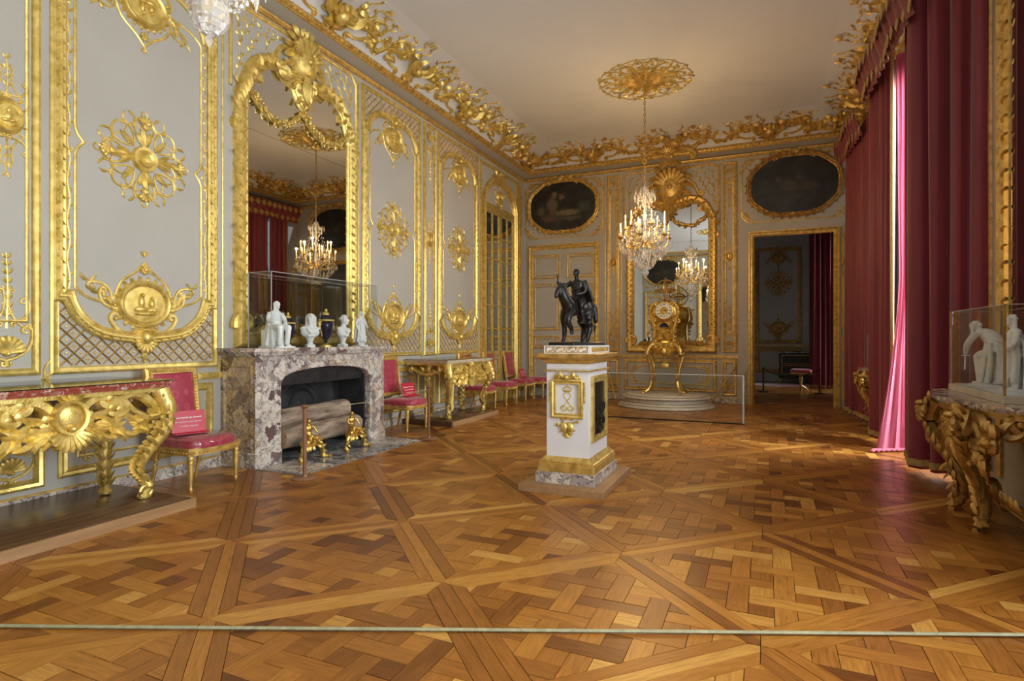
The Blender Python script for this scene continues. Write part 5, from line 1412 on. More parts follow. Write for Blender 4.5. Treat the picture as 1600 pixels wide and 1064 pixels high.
# ------------------------------------------------------------------ doors, overdoor paintings
CASE = [(0.0, 0), (0.0, .05), (-.03, .055), (-.045, .04), (-.075, .05), (-.11, .03), (-.12, 0)]     # outside lies to the right of travel
def door_panel(m_gold, a, b, z0, z1):
    m_gold.sweep(rectpath(a, b, z0, z1), [(-.02, 0), (-.02, .012), (-.006, .02), (.008, .012), (.022, .014), (.024, 0)])
    m_gold.sweep(rectpath(a+.06, b-.06, z0+.06, z1-.06), prof(THIN, .6))
    for uu, sx in ((a+.08, 1), (b-.08, -1)):
        for zz, sz in ((z0+.08, 1), (z1-.08, -1)):
            m_gold.scroll((uu, zz+sz*.09), (uu+sx*.09, zz), -sx*sz*.02, .006, .012, -.014, 5)
def double_door(name, label, fn, a, b, z1, gold):
    T = bpy.data.objects.new(name, None); col.objects.link(T); T.location = fn((.5*(a+b), 0, 0)); tag(T, label, kind='structure')
    P = Matrix.Translation(T.location).inverted()
    def put(o): o.parent = T; o.matrix_parent_inverse = P; return o
    put(MB().sweep([(b, 0), (b, z1), (a, z1), (a, 0)], [(-o, w) for o, w in CASE], closed=False).build('door_casing', gold, fn=fn))
    c = (a+b)/2
    for s0, s1 in ((a+.005, c-.003), (c+.003, b-.005)):
        put(MB().box(s0, 0.01, 0, s1, z1-.005, .02).build('door_leaf', M['cream'], fn=fn))
        for z0_, z1_ in ((.22, .95), (1.18, 1.45), (1.62, 2.72), (2.88, 3.42)):
            m = MB(); door_panel(m, s0+.11, s1-.09, z0_, z1_); put(m.build('door_panel_moulding', gold, fn=lambda p: fn((p[0], p[1], p[2]+.02))))
    for zz in (.5, 1.7, 3.0): put(MB().box(a+.005, zz, .02, a+.02, zz+.14, .035).build('hinge', M['bronze'], fn=fn))
    put(MB().lathe([(.001, 0), (.02, .002), (.022, .01), (.014, .02), (.001, .025)], 12).build('lock_knob', gold, fn=lambda p: fn((c+.05+p[0], 1.06+p[1], .02+p[2]))))
    return T
double_door('door_1', 'closed cream and gilt double door under the far overdoor painting', onB, -5.36, -3.58, 3.68, G)
double_door('door_2', 'closed double door of the end wall seen in the mirror', onN, 3.58, 5.36, 3.68, G)
# doorway to the adjoining room
T = bpy.data.objects.new('door_3', None); col.objects.link(T); T.location = (.52, YB, 0); tag(T, 'open doorway to the adjoining room with folded-back leaves', kind='structure')
dpar = T
def put3(o): o.parent = dpar; o.matrix_parent_inverse = Matrix.Translation(dpar.location).inverted(); return o
put3(MB().sweep([(DX1, 0), (DX1, DZ), (DX0, DZ), (DX0, 0)], [(-o, w) for o, w in CASE], closed=False).build('door_casing', G, fn=onB))
put3(MB().box(DX0, YB, 0, DX0+.02, YB+.3, DZ).box(DX1-.02, YB, 0, DX1, YB+.3, DZ).box(DX0, YB, DZ-.02, DX1, YB+.3, DZ).build('door_lining', M['cream']))
for nm, x, y0, y1 in (('a', 1.40, 12.33, 13.14), ('b', -.28, 13.36, 14.15)):
    lf = put3(MB().box(x, y0, .01, x+.045, y1, DZ-.03).build('door_leaf', M['cream']))
    for z0_, z1_ in ((.22, .95), (1.18, 1.45), (1.62, 2.72), (2.88, 3.42)):
        m = MB(); door_panel(m, y0+.1, y1-.1, z0_, z1_)
        if nm == 'a': put3(m.build('door_panel_moulding', G, fn=lambda p: (x-p[2], p[0], p[1])))
        else: put3(m.build('door_panel_moulding', G, fn=lambda p: (x+.045+p[2], p[0], p[1])))
def paintmat(name, blobs, seed):
    m, nt, b, L = newmat(name)
    n = noise(nt, 1.7, 6, stretch=(1, 1, 1.6), dist=.8)
    base = ramp(nt, n, [(0.30, (0.006, 0.006, 0.007)), (0.52, (0.018, 0.018, 0.018)), (0.68, (0.035, 0.036, 0.034)), (0.8, (0.05, 0.045, 0.035))])
    cur = base; tc = nt.nodes.new('ShaderNodeTexCoord')
    nz = nt.nodes.new('ShaderNodeTexNoise'); nz.inputs['Scale'].default_value = 7; L.new(tc.outputs['Object'], nz.inputs['Vector'])
    wob = nt.nodes.new('ShaderNodeVectorMath'); wob.operation = 'MULTIPLY_ADD'; wob.inputs[1].default_value = (.16,)*3; L.new(nz.outputs['Color'], wob.inputs[0]); L.new(tc.outputs['Object'], wob.inputs[2])
    for (x, z, rx, rz, colr) in blobs:
        mp = nt.nodes.new('ShaderNodeMapping'); mp.vector_type = 'POINT'
        mp.inputs['Location'].default_value = (-(x+.08)/rx, 0, -(z+.08)/rz); mp.inputs['Scale'].default_value = (1/rx, 0, 1/rz)
        L.new(wob.outputs[0], mp.inputs[0])
        ln = nt.nodes.new('ShaderNodeVectorMath'); ln.operation = 'LENGTH'; L.new(mp.outputs[0], ln.inputs[0])
        fac = ramp(nt, ln.outputs['Value'], [(0.45, (1, 1, 1)), (1.0, (0, 0, 0))])
        mx = nt.nodes.new('ShaderNodeMixRGB'); L.new(fac, mx.inputs[0]); L.new(cur, mx.inputs[1]); mx.inputs[2].default_value = rgba(colr); cur = mx.outputs[0]
    L.new(cur, b.inputs['Base Color']); b.inputs['Roughness'].default_value = 0.35
    return m
FL = (0.16, 0.115, 0.07)
P1 = paintmat('dark_painting_of_reclining_figures', [(-.25, .05, .16, .26, (.12, .09, .06)), (.08, -.16, .42, .10, FL), (-.2, .30, .08, .09, FL), (-.02, .22, .08, .09, (.17, .12, .08)), (-.35, -.28, .22, .12, (.10, .05, .035)), (.55, -.05, .2, .16, (.04, .05, .045)), (-.55, -.1, .1, .16, (.09, .07, .05)), (.2, -.3, .4, .06, (.07, .06, .045))], 1)
P2 = paintmat('dark_painting_of_two_figures', [(-.1, -.02, .22, .14, (.055, .042, .03)), (-.28, .12, .07, .08, (.06, .045, .03)), (.28, -.06, .22, .10, (.05, .035, .022)), (.1, .14, .07, .08, (.045, .035, .025)), (-.1, -.25, .5, .06, (.03, .028, .022))], 2)
def overdoor(label, fn, c, z, hw, hh, pmat, gold):
    T = thing('overdoor_painting', label, 'painting', fn((c, z-hh, .01)))
    def put(o): o.parent = T; o.matrix_parent_inverse = Matrix.Translation(T.location).inverted(); return o
    n = 64; P = []
    for k in range(n):
        t = 2*PI*k/n; ct, st = math.cos(t), math.sin(t)
        e = .62
        u = hw*math.copysign(abs(ct)**e, ct); v = hh*math.copysign(abs(st)**.8, st)
        v *= (1+.10*max(0, math.cos(2*(t-PI/2)))-.06*max(0, math.cos(4*(t-PI/2)+PI)))
        P.append((c+u, z+v))
    o = MB().prism([(p[0]-c, p[1]-z) for p in P], 0, .012).build('canvas', pmat, flat=True)
    # canvas keeps its own origin so that the painting is centred on it
    o.data.transform(Matrix(((1, 0, 0, 0), (0, 0, -1, 0), (0, 1, 0, 0), (0, 0, 0, 1))))
    o.parent = T; o.matrix_parent_inverse = Matrix.Identity(4)
    q = fn((c, z, .014)); o.location = (q[0]-T.location[0], q[1]-T.location[1], q[2]-T.location[2])
    if fn is onN: o.rotation_euler = (0, 0, PI)
    put(MB().sweep(P, [(.01, 0), (.01, .03), (-.012, .045), (-.03, .035), (-.055, .06), (-.085, .04), (-.095, 0)]).build('frame', gold, fn=fn))
    m = MB(); carve(m, [(c+(u-c)*1.07, z+(v-z)*1.10) for u, v in P], .075, .10, .045, .04, .6, True); put(m.build('frame_carving', gold, fn=fn))
    m = MB(); s = m.mark()
    m.scroll((c+.03, z+hh*1.22), (c+.36, z+hh*1.10), .05, .035, .04, -.05); m.leaf((c+.1, z+hh*1.2, .03), .3, .2, .08, .5, .5, 5)
    m.mirror_u(s[0], s[1], c); m.shell((c, z+hh*1.15, .04), .13, .2, PI-.2, 7, .05); put(m.build('crest', gold, fn=fn))
    m = MB(); s = m.mark(); m.scroll((c+.02, z-hh*1.12), (c+.4, z-hh*1.1), -.05, .03, .04, .05); m.leaf((c+.2, z-hh*1.1, .03), -.2, .2, .07, .5, .5, 5); m.mirror_u(s[0], s[1], c); m.ell((c, z-hh*1.14, .04), (.06, .04, .03), 8, 5); put(m.build('foot_ornament', gold, fn=fn))
    return T
overdoor('dark oval overdoor painting of pale reclining figures above the closed double door', onB, -4.49, 4.60, .83, .53, P1, G)
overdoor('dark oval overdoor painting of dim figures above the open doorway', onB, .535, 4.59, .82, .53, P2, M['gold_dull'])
overdoor('dark oval overdoor painting on the facing wall, seen in the mirror', onN, 4.49, 4.60, .83, .53, P2, G)
for wall, fn, a, b in ((wall_back, onB, -5.44, -3.50), (wall_back, onB, -.46, 1.50), (wall_near, onN, 3.5, 5.44)):
    MB().sweep([(a+.12, 3.86), (b-.12, 3.86), (b, 3.98), (b, 5.08), (b-.12, 5.2), (a+.12, 5.2), (a, 5.08), (a, 3.98)], [(-.014, 0), (-.012, .014), (.006, .018), (.014, 0)]).build('overdoor_panel', G, wall, fn=fn)
    m = MB()
    for uu, sx in ((a, 1), (b, -1)):
        for zz, sz in ((3.9, 1), (5.16, -1)):
            m.scroll((uu+sx*.0, zz+sz*.22), (uu+sx*.22, zz), -sx*sz*.05, .018, .03*sx*sz, -.03*sx*sz, 6)
            for k in range(4): m.leaf((uu+sx*.05*k, zz+sz*.05*(3-k), 0), math.atan2(sz, sx)+.5*(k-1.5), .10, .04, .4, .5, 4)
    m.build('overdoor_curls', G, wall, fn=fn)

# ------------------------------------------------------------------ glazed door in the fireplace wall
T = bpy.data.objects.new('door_4', None); col.objects.link(T); T.location = (XL, 11.75, 0); tag(T, 'arched glazed double door with gilt bars at the end of the fireplace wall', kind='structure')
dpar = T
a, b, c = 10.98, 12.52, 11.75
zt = 4.22
outl = [(b+.12, 0), (b+.12, 4.3)]+[(c+.89*math.cos(t), 4.3+.70*math.sin(t)) for t in [PI*k/14 for k in range(1, 14)]]+[(a-.12, 4.3), (a-.12, 0)]
put3(MB().sweep(outl, [(-o*1.1, w*1.5) for o, w in CASE], closed=False).build('door_casing', GB, fn=onL))
put3(MB().sweep([(b+.33, 0), (b+.33, 5.15), (a-.17, 5.15), (a-.17, 0)], [(-.03, 0), (-.03, .03), (0, .04), (.03, .02), (.03, 0)], closed=False).build('outer_moulding', GB, fn=onL))
for k in range(3):
    put3(MB().box(12.66+.13*k, 0.15, 0, 12.72+.13*k, 5.1, .035).build('gilt_strip', GB, fn=onL))
# tympanum
m = MB().sweep([(a+.02, 4.34), (b-.02, 4.34)]+[(c+.70*math.cos(t), 4.36+.48*math.sin(t)) for t in [PI*k/12 for k in range(1, 12)]], [(-.02, 0), (-.015, .016), (.008, .02), (.02, 0)]); put3(m.build('tympanum_moulding', GB, fn=onL))
put3(MB().box(a-.02, 4.24, 0, b+.02, 4.31, .035).build('transom', GB, fn=onL))
m = MB(); medallion(m, c, 4.58, .14); put3(m.build('tympanum_medallion', GB, fn=onL))
m = MB(); s = m.mark(); m.scroll((c+.02, 5.0), (c+.36, 4.95), .06, .03, .03, -.05); m.leaf((c+.1, 5.02, .03), .2, .2, .08, .5, .5, 5); m.mirror_u(s[0], s[1], c); m.shell((c, 4.97, .03), .16, .2, PI-.2, 7, .05); put3(m.build('arch_crest', GB, fn=onL))
M['darkmirror'] = mirrormat(); M['darkmirror'].node_tree.nodes['Principled BSDF'].inputs['Base Color'].default_value = (.48, .48, .44, 1)
for s0, s1 in ((a, c-.01), (c+.01, b)):
    m = MB()
    for u0, u1 in ((s0, s0+.06), (s1-.06, s1)): m.box(u0, .02, 0, u1, zt, .035)
    for z0_, z1_ in ((.02, .2), (1.02, 1.12), (zt-.07, zt)): m.box(s0+.06, z0_, 0, s1-.06, z1_, .033)
    put3(m.build('door_frame', GB, fn=onL))
    rows = [.2, .61, 1.02] , [1.12+(zt-.07-1.12)*k/6 for k in range(7)]
    um = (s0+s1)/2
    put3(MB().box(um-.012, 1.12, 0, um+.012, zt-.07, .03).build('glazing_bar', GB, fn=onL))
    for zz in rows[1][1:-1]: put3(MB().box(s0+.06, zz-.012, 0, s1-.06, zz+.012, .028).build('glazing_bar', GB, fn=onL))
    for z0_, z1_ in zip(rows[1], rows[1][1:]):
        for u0, u1 in ((s0+.06, um-.012), (um+.012, s1-.06)): put3(MB().box(u0, z0_+.012, 0.004, u1, z1_-.012, .010).build('pane', M['darkmirror'], fn=onL, flat=True))
    m = MB(); m.sweep(rectpath(s0+.1, s1-.1, .25, .95), [(-.02, 0), (-.02, .012), (0, .02), (.02, .012), (.02, 0)]); put3(m.build('door_panel_moulding', GB, fn=onL))

# ------------------------------------------------------------------ astronomical clock on its marble plinth
CXc, CYc = -1.90, 12.22
pl = thing('clock_plinth', 'stepped oval stone plinth carrying the astronomical clock', 'plinth', (CXc, CYc, 0))
M['slate2'] = M['slate']
for nm, z0, z1, k in (('lower_step', 0, .06, 1.0), ('lower_moulding', .06, .10, .94), ('drum', .10, .19, .86), ('upper_moulding', .19, .23, .92), ('top_slab', .23, .26, .84)):
    pr = [(.001, z0), (k*.97, z0), (k, z0+.012), (k*.985, z1-.006), (k*.965, z1), (.001, z1)]
    MB().lathe(pr, 40, sx=.98, sy=.90).build(nm, M['slate'], pl, sharp=30)
ck = thing('astronomical_clock', 'tall gilt bronze astronomical clock with glass sphere on curved legs', 'clock', (CXc, CYc-.02, .272))
BG = M['bronze_gilt']
def legpts(sx, sy): return crom([(sx*.22, sy*.16, 1.0), (sx*.29, sy*.21, .95), (sx*.33, sy*.24, .80), (sx*.27, sy*.19, .55), (sx*.25, sy*.18, .30), (sx*.30, sy*.22, .10), (sx*.39, sy*.30, .025)], 5)
for sx in (-1, 1):
    for sy in (-1, 1):
        P = legpts(sx, sy); m = MB().tube(P, [.07, .075, .07, .06, .055, .05, .045, .042, .04, .038, .036, .035, .034, .033, .032, .031, .03, .03, .03, .03, .03, .03, .03, .032, .034, .034, .034, .034, .034, .03, .02], 8)
        for k in range(1, 12, 2): leaf3(m, (P[k][0]+sx*.04, P[k][1]+sy*.03, P[k][2]), (sx, sy, .8), (sx, sy, 0), .12, .06)
        m.tube([(P[-1][0]+sx*.03*math.cos(t), P[-1][1]+sy*.02, .03+.03*math.sin(t)) for t in [k*.6-1.5 for k in range(9)]], [.02, .008], 6)
        m.build('leg', BG, ck)
m = MB(); s = m.mark()       # apron between the legs
m.scroll((.02, .93), (.22, .98), .08, .04, .04, -.05); m.scroll((.05, .84), (.2, .94), -.06, .03, .03, .04)
for k in range(8): m.leaf((.02+.025*k, .90+.01*k, .03), -1.8+.35*k, .15, .06, .5, .5, 5)
m.mirror_u(s[0], s[1], 0); m.ell((0, .86, .04), (.07, .09, .05), 10, 7)
m.map(lambda p: (p[0], -.16-p[2], p[1])); m.build('apron', BG, ck)
MB().bbox(-.27, -.19, .96, .27, .19, 1.04, .02).build('platform', BG, ck)
MB().lathe([(.001, .50), (.06, .505), (.10, .53), (.115, .57), (.10, .61), (.05, .635), (.012, .65), (.012, .97), (.001, .97)], 18).build('pendulum', M['gold_bright'], ck)
# case
prf = [(.24, 1.04), (.21, 1.10), (.20, 1.20), (.20, 1.40), (.215, 1.50), (.25, 1.56), (.26, 1.66), (.25, 1.78), (.21, 1.86), (.14, 1.90)]
m = MB(); m.loft([[(x*k, y*.72*k, z) for x, y in [(-1, -.8), (-.8, -1), (.8, -1), (1, -.8), (1, .8), (.8, 1), (-.8, 1), (-1, .8)]] for k, z in prf]); m.build('case', BG, ck, sharp=35)
m = MB()
for sx in (-1, 1):
    m.scroll((sx*.22, 1.08), (sx*.24, 1.48), sx*.04, .035, -sx*.04, sx*.05); m.scroll((sx*.24, 1.52), (sx*.20, 1.86), -sx*.07, .035, sx*.05, sx*.05)
    for k in range(9): m.leaf((sx*(.20+.01*k), 1.1+.085*k, .02), PI/2-sx*(.2+.05*k), .08, .04, .5, .5, 5, -sx)
    for k in range(5): m.leaf((sx*.03*k, 1.10, .02), PI/2-sx*.3*k, .12, .05, .5, .3, 5)
m.map(lambda p: (p[0], -.16-p[2], p[1])); m.build('case_scrolls', BG, ck)
M['dial'] = simple('enamel_dial', (.74, .70, .60), (.80, .76, .66), .3)
M['black'] = simple('black_enamel', (.01, .01, .012), (.015, .015, .018), .3)
def clkf(p): return (p[0], -.185-p[2], p[1])
MB().lathe([(.001, .012), (.165, .012), (.165, 0), (.001, 0)], 36, (0, 1.70, 0)).map(clkf).build('dial', M['dial'], ck)
MB().sweep([(.175*math.cos(2*PI*k/36), 1.70+.175*math.sin(2*PI*k/36)) for k in range(36)], [(-.012, 0), (-.012, .02), (.004, .03), (.014, .012), (.014, 0)]).build('bezel', M['gold_bright'], ck, fn=clkf)
rn = ['XII', 'I', 'II', 'III', 'IIII', 'V', 'VI', 'VII', 'VIII', 'IX', 'X', 'XI']
for k, t in enumerate(rn):
    an = PI/2-2*PI*k/12
    text_mesh(t, .045, M['black'], 'numeral', ck, (.125*math.cos(an), -.199, 1.70+.125*math.sin(an)), (PI/2, an-PI/2 if False else 0, 0), .001)
MB().lathe([(.001, .016), (.085, .016), (.085, .012)], 24, (0, 1.70, 0)).map(clkf).build('dial_centre', BG, ck)
for an, L_, w_ in ((PI/2-1.25, .085, .012), (PI/2-2.15, .13, .009)):
    MB().prism([(-w_*math.sin(an)*-.5, w_*math.cos(an)*-.5), (L_*math.cos(an), L_*math.sin(an)), (w_*math.sin(an)*-.5, w_*math.cos(an)*.5)], .018, .021).map(lambda p: clkf((p[0], p[1]+1.70, p[2]))).build('hand', M['black'], ck)
n = 16
MB().prism([(.09*math.cos(PI*k/n), 1.36+.09*math.sin(PI*k/n)) for k in range(n+1)], 0, .012).map(lambda p: clkf((p[0], p[1], p[2]-.03))).build('moon_dial', M['blue'], ck)
MB().sweep([(.095*math.cos(PI*k/n), 1.36+.095*math.sin(PI*k/n)) for k in range(n+1)], [(-.008, 0), (0, .02), (.01, 0)], closed=False).map(lambda p: clkf((p[0], p[1], p[2]-.03))).build('moon_dial_rim', M['gold_bright'], ck)
m = MB()
for k in range(16): m.leaf((R.uniform(-.12, .12), 1.15+.012*k, 0), R.uniform(0, 3.1), .1, .045, .5, .5, 4)
m.map(lambda p: (p[0], -.15-p[2], p[1])); m.build('case_relief', BG, ck)
# armillary sphere
sp = (0, 0, 2.13); rs = .215
MB().lathe([(.05, 1.88), (.03, 1.90), (.045, 1.915), (.07, 1.92)], 16).build('sphere_stand', BG, ck)
MB().ell(sp, rs*.93, 24, 16).build('glass_globe', M['pane'], ck)
for k, (ax, tilt) in enumerate((('z', 0), ('z', .42), ('x', 0), ('y', 0))):
    P = []
    for i in range(33):
        t = 2*PI*i/32
        if ax == 'z': q = Vector((math.cos(t), math.sin(t)*math.cos(tilt), math.sin(t)*math.sin(tilt)))
        elif ax == 'x': q = Vector((0, math.cos(t), math.sin(t)))
        else: q = Vector((math.cos(t), 0, math.sin(t)))
        rr_ = rs*(1.0 if k != 1 else .7); P.append((sp[0]+q.x*rr_, sp[1]+q.y*rr_, sp[2]+q.z*rr_))
    MB().tube(P, .013, 6).build('sphere_ring', BG, ck)
MB().ell(sp, .035, 10, 7).build('sun_ball', M['gold_bright'], ck)
for k in range(6): an = k*1.05; MB().tube([sp, (sp[0]+.13*math.cos(an), sp[1]+.13*math.sin(an), sp[2]+.01)], .004, 5).ell((sp[0]+.13*math.cos(an), sp[1]+.13*math.sin(an), sp[2]+.01), .014, 7, 5).build('planet_arm', BG, ck)
MB().lathe([(.02, 2.34), (.012, 2.36), (.022, 2.375), (.001, 2.41)], 10).build('finial', BG, ck)
# brass rods and glass screen round the clock
br = thing('glass_barrier', 'low clear glass screen standing before the clock plinth', 'barrier', (-1.5, 10.1, 0))
def putb(o): return wp(o, br)
putb(MB().box(-2.62, 10.06, 0.0, -.33, 10.075, .80).build('front_pane', M['pane'], flat=True))
putb(MB().box(-.335, 10.08, 0.0, -.32, 13.10, .80).build('side_pane', M['pane'], flat=True))
putb(MB().box(-3.3, 10.06, 0, -2.63, 10.075, .80).build('front_pane', M['pane'], flat=True))
putb(MB().box(-2.62, 10.055, .79, -.33, 10.08, .80).build('pane_edge', M['edge'], flat=True)); putb(MB().box(-.34, 10.05, 0, -.315, 10.085, .80).build('pane_edge', M['edge'], flat=True))
putb(MB().box(-3.3, 10.05, 0, -.31, 10.085, .018).build('floor_channel', M['bronze'], flat=True))
tag(MB().tube([(-3.36, 13.15, .66), (-3.12, 12.9, .03)], .018, 8).build('slanted_rod', M['gold_dull']), 'slanted brass rod left of the clock plinth', 'rod')
tag(MB().tube([(-.58, 13.15, .80), (-1.08, 12.93, .03)], .018, 8).build('slanted_rod', M['gold_dull']), 'slanted brass rod right of the clock plinth', 'rod')
# ------------------------------------------------------------------ windows and curtains of the right-hand wall
for k, (a, b) in enumerate(WIN):
    T = bpy.data.objects.new('window_%d' % (k+1), None); col.objects.link(T); T.location = (XR+.4, (a+b)/2, .1)
    tag(T, ['tall window of the near wall end', 'tall casement window near the viewer', 'tall casement window behind the parted crimson curtains', 'tall casement window behind the far crimson curtains'][k], kind='structure')
    m = MB(); x0, x1 = XR+.36, XR+.42
    m.box(x0, a, .1, x1, a+.07, 5.0); m.box(x0, b-.07, .1, x1, b, 5.0); m.box(x0, a, .1, x1, b, .22); m.box(x0, a, 4.93, x1, b, 5.0); m.box(x0, (a+b)/2-.05, .1, x1, (a+b)/2+.05, 5.0)
    wp(m.build('window_frame', M['cream']), T)
    m = MB()
    for j in range(1, 6): m.box(x0+.015, a+.07, .2+.79*j-.015, x1-.015, b-.07, .2+.79*j+.015)
    for uu in (a+.65, b-.65): m.box(x0+.015, uu-.015, .22, x1-.015, uu+.015, 4.93)
    wp(m.build('glazing_bars', M['cream']), T)
    wp(MB().box(XR+.388, a+.05, .2, XR+.392, b-.05, 4.95).build('pane', M['pane'], flat=True), T)
def sheet(m, pts, z0, z1, nz=14, wob=.012, seed=1, flare=0.0, pool=0.0):
    """hanging cloth: pts = plan outline (x,y) fine polyline"""
    q = random.Random(seed); ph = [q.uniform(0, 6) for _ in range(4)]; n = len(pts); V = []
    for j in range(nz+1):
        t = j/nz; z = z1+(z0-z1)*t
        for i, (x, y) in enumerate(pts):
            w = wob*(math.sin(i*.55+ph[0]+t*1.4)+math.sin(i*.21+ph[1]-t*2.3))*(.4+t)
            V.append((x+w-flare*t*t, y+.5*w, z))
    return m.add(V, [(j*n+i, j*n+i+1, (j+1)*n+i+1, (j+1)*n+i) for j in range(nz) for i in range(n-1)])
def folds(p0, p1, nf, depth, n=8, taper=None):
    """pleated plan line from p0 to p1"""
    pts = []; dx, dy = p1[0]-p0[0], p1[1]-p0[1]; l = math.hypot(dx, dy); nx, ny = -dy/l, dx/l
    for i in range(nf*n+1):
        t = i/(nf*n); d = depth*math.sin(2*PI*i/n)*(1+.35*math.sin(i*.9))+depth*.35*math.sin(2*PI*i/n*2.1+1)
        pts.append((p0[0]+dx*t+nx*d, p0[1]+dy*t+ny*d))
    return pts
def curtain(label, plan, z0, z1, seed, hem=True, lead=None, flare=0.0):
    cx = sum(p[0] for p in plan)/len(plan); cy = sum(p[1] for p in plan)/len(plan)
    T = thing('curtain', label, 'curtain', (cx, cy, z0))
    # the cloth is thin but closed: a back surface 6 mm behind
    m = MB(); sheet(m, plan, z0, z1, 16, .012, seed, flare); k = len(m.v); n = len(plan)
    m.add([(x+.006, y, z) for x, y, z in m.v[:k]], [tuple(reversed(f)) for f in m.f])
    nz = 16
    for e in (0, n-1): m.f += [(j*n+e, (j+1)*n+e, k+(j+1)*n+e, k+j*n+e) for j in range(nz)]
    m.f += [(nz*n+i, nz*n+i+1, k+nz*n+i+1, k+nz*n+i) for i in range(n-1)]
    wp(m.build('drape', M['curtain'], sharp=80), T)
    if hem:
        q = MB(); V = []
        src = m.v
        for z_a, z_b in ((z0+.03, z0+.10),):
            row = [src[16*n+i] for i in range(n)]
            V = [(x-.011, y-.010, z_a) for x, y, z in row]+[(x-.011, y-.010, z_b) for x, y, z in row]
            q.add(V, [(i, i+1, n+i+1, n+i) for i in range(n-1)])
            q.add([(x-.002, y, z) for x, y, z in V], [(i+1, i, n+i, n+i+1) for i in range(n-1)])
        wp(q.build('hem_braid', M['braid'], sharp=80), T)
    if lead is not None:     # gold braid down one vertical edge
        i = lead if lead >= 0 else n+lead
        row = [m.v[j*n+i] for j in range(17)]
        wp(MB().tube([(x-.012, y, z) for x, y, z in row], .022, 5, up=(0, 1, 0)).build('edge_braid', M['braid']), T)
    return T
def heading(T_label, y0, y1, x, xe, z0, z1):
    """gathered curtain heading with two stepped braids"""
    T = thing('curtain_heading', T_label, 'pelmet', (x, (y0+y1)/2, z0))
    n = int((y1-y0)/.045); P = [(x+(xe-x)*i/n+.022*math.sin(i*1.35), y0+(y1-y0)*i/n) for i in range(n+1)]
    m = MB(); V = []
    rows = ((0, -.09), (.3, -.13), (.6, -.18), (.9, -.21), (1, -.19))
    for t, dx in rows: V += [(px_+dx, py_, z0+(z1-z0)*t) for px_, py_ in P]
    m.add(V, [(j*(n+1)+i, j*(n+1)+i+1, (j+1)*(n+1)+i+1, (j+1)*(n+1)+i) for j in range(len(rows)-1) for i in range(n)])
    wp(m.build('gathered_band', M['curtain'], sharp=80), T)
    for zz, dx in ((z0+.09, -.10), (z1-.10, -.19)):
        q = MB()
        for i in range(1, n, 4):
            px_, py_ = P[i]; d = .085; xx = px_+dx-.035
            q.prism([(py_-d, zz), (py_, zz-d), (py_+d, zz), (py_, zz+d)], xx-.008, xx); q.v[-8:] = [(v[2], v[0], v[1]) for v in q.v[-8:]]
        o = q.build('stepped_braid', M['braid']); o['kind'] = 'stuff'; wp(o, T)
    wp(MB().tube([(x+.06, y0-.03, z1+.01), (x+.06, y1+.03, z1+.01)], .018, 8).build('rod', M['gold_dull']), T)
    for k in range(8): 
        yy = y0+(y1-y0)*(k+.5)/8; wp(MB().tube([(x+.06+.026*math.cos(t), yy, z1+.01+.026*math.sin(t)) for t in [2*PI*j/10 for j in range(11)]], .005, 5, up=(0, 1, 0)).build('ring', M['gold_dull']), T)
    wp(MB().box(x+.06, (y0+y1)/2-.02, z1-.005, XR, (y0+y1)/2+.02, z1+.02).build('bracket', M['gold_dull']), T)
# window 3: near half drawn, far half turned back so that the lining catches the daylight
curtain('crimson silk curtain hanging beside the marble-topped console with glass case', folds((1.91, 6.74), (1.44, 7.12), 3, .05)+folds((1.42, 7.18), (1.50, 7.80), 4, .055)[1:], .05, 4.96, 1, True, None)
curtain('crimson silk curtain just beyond the sunlit pink lining', folds((1.49, 8.56), (1.33, 9.34), 5, .045), .05, 4.96, 2, True, 0)
curtain('added unseen crimson silk curtain shading the large glass case from the viewer window', folds((1.92, 4.46), (1.58, 4.30), 3, .045)+folds((1.57, 4.26), (1.62, 3.72), 4, .045)[1:], .05, 4.9, 5, True, None)  # added out of view to shade the window-side console and floor
heading('gathered crimson heading with stepped gold braid above the parted curtains', 6.90, 9.36, 1.45, 1.36, 4.69, 5.12)
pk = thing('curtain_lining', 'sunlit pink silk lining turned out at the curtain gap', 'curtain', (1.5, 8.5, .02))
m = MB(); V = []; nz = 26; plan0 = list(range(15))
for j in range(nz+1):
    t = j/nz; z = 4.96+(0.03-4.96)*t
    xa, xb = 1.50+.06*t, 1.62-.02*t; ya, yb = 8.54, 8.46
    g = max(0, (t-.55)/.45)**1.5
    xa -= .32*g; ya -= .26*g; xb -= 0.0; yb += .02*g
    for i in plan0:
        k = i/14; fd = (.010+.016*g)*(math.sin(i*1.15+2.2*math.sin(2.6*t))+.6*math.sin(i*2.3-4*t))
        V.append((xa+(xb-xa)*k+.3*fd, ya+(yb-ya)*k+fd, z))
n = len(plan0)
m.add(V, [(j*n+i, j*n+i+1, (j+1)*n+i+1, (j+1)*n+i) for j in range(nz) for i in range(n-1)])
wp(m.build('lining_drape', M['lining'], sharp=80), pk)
m = MB()
for k in range(7): m.tube(crom([(1.26+.055*k, 8.30+.03*k, .03), (1.22+.055*k, 8.25+.03*k, .035), (1.19+.06*k, 8.20+.035*k, .02)], 4), [.035, .02], 7, .5)
o = m.build('pooled_hem', M['lining']); o['kind'] = 'stuff'; wp(o, pk)
# window 4
curtain('crimson silk curtain at the far window beside the second console', folds((1.53, 10.72), (1.44, 11.62), 6, .045), .05, 4.96, 3, True, None)
curtain('crimson silk curtain at the far window beside the open door leaf', folds((1.42, 11.66), (1.39, 12.26), 4, .04), .05, 4.96, 4, True, -1)
heading('gathered crimson heading with stepped gold braid at the far window', 10.70, 12.60, 1.50, 1.40, 4.69, 5.12)
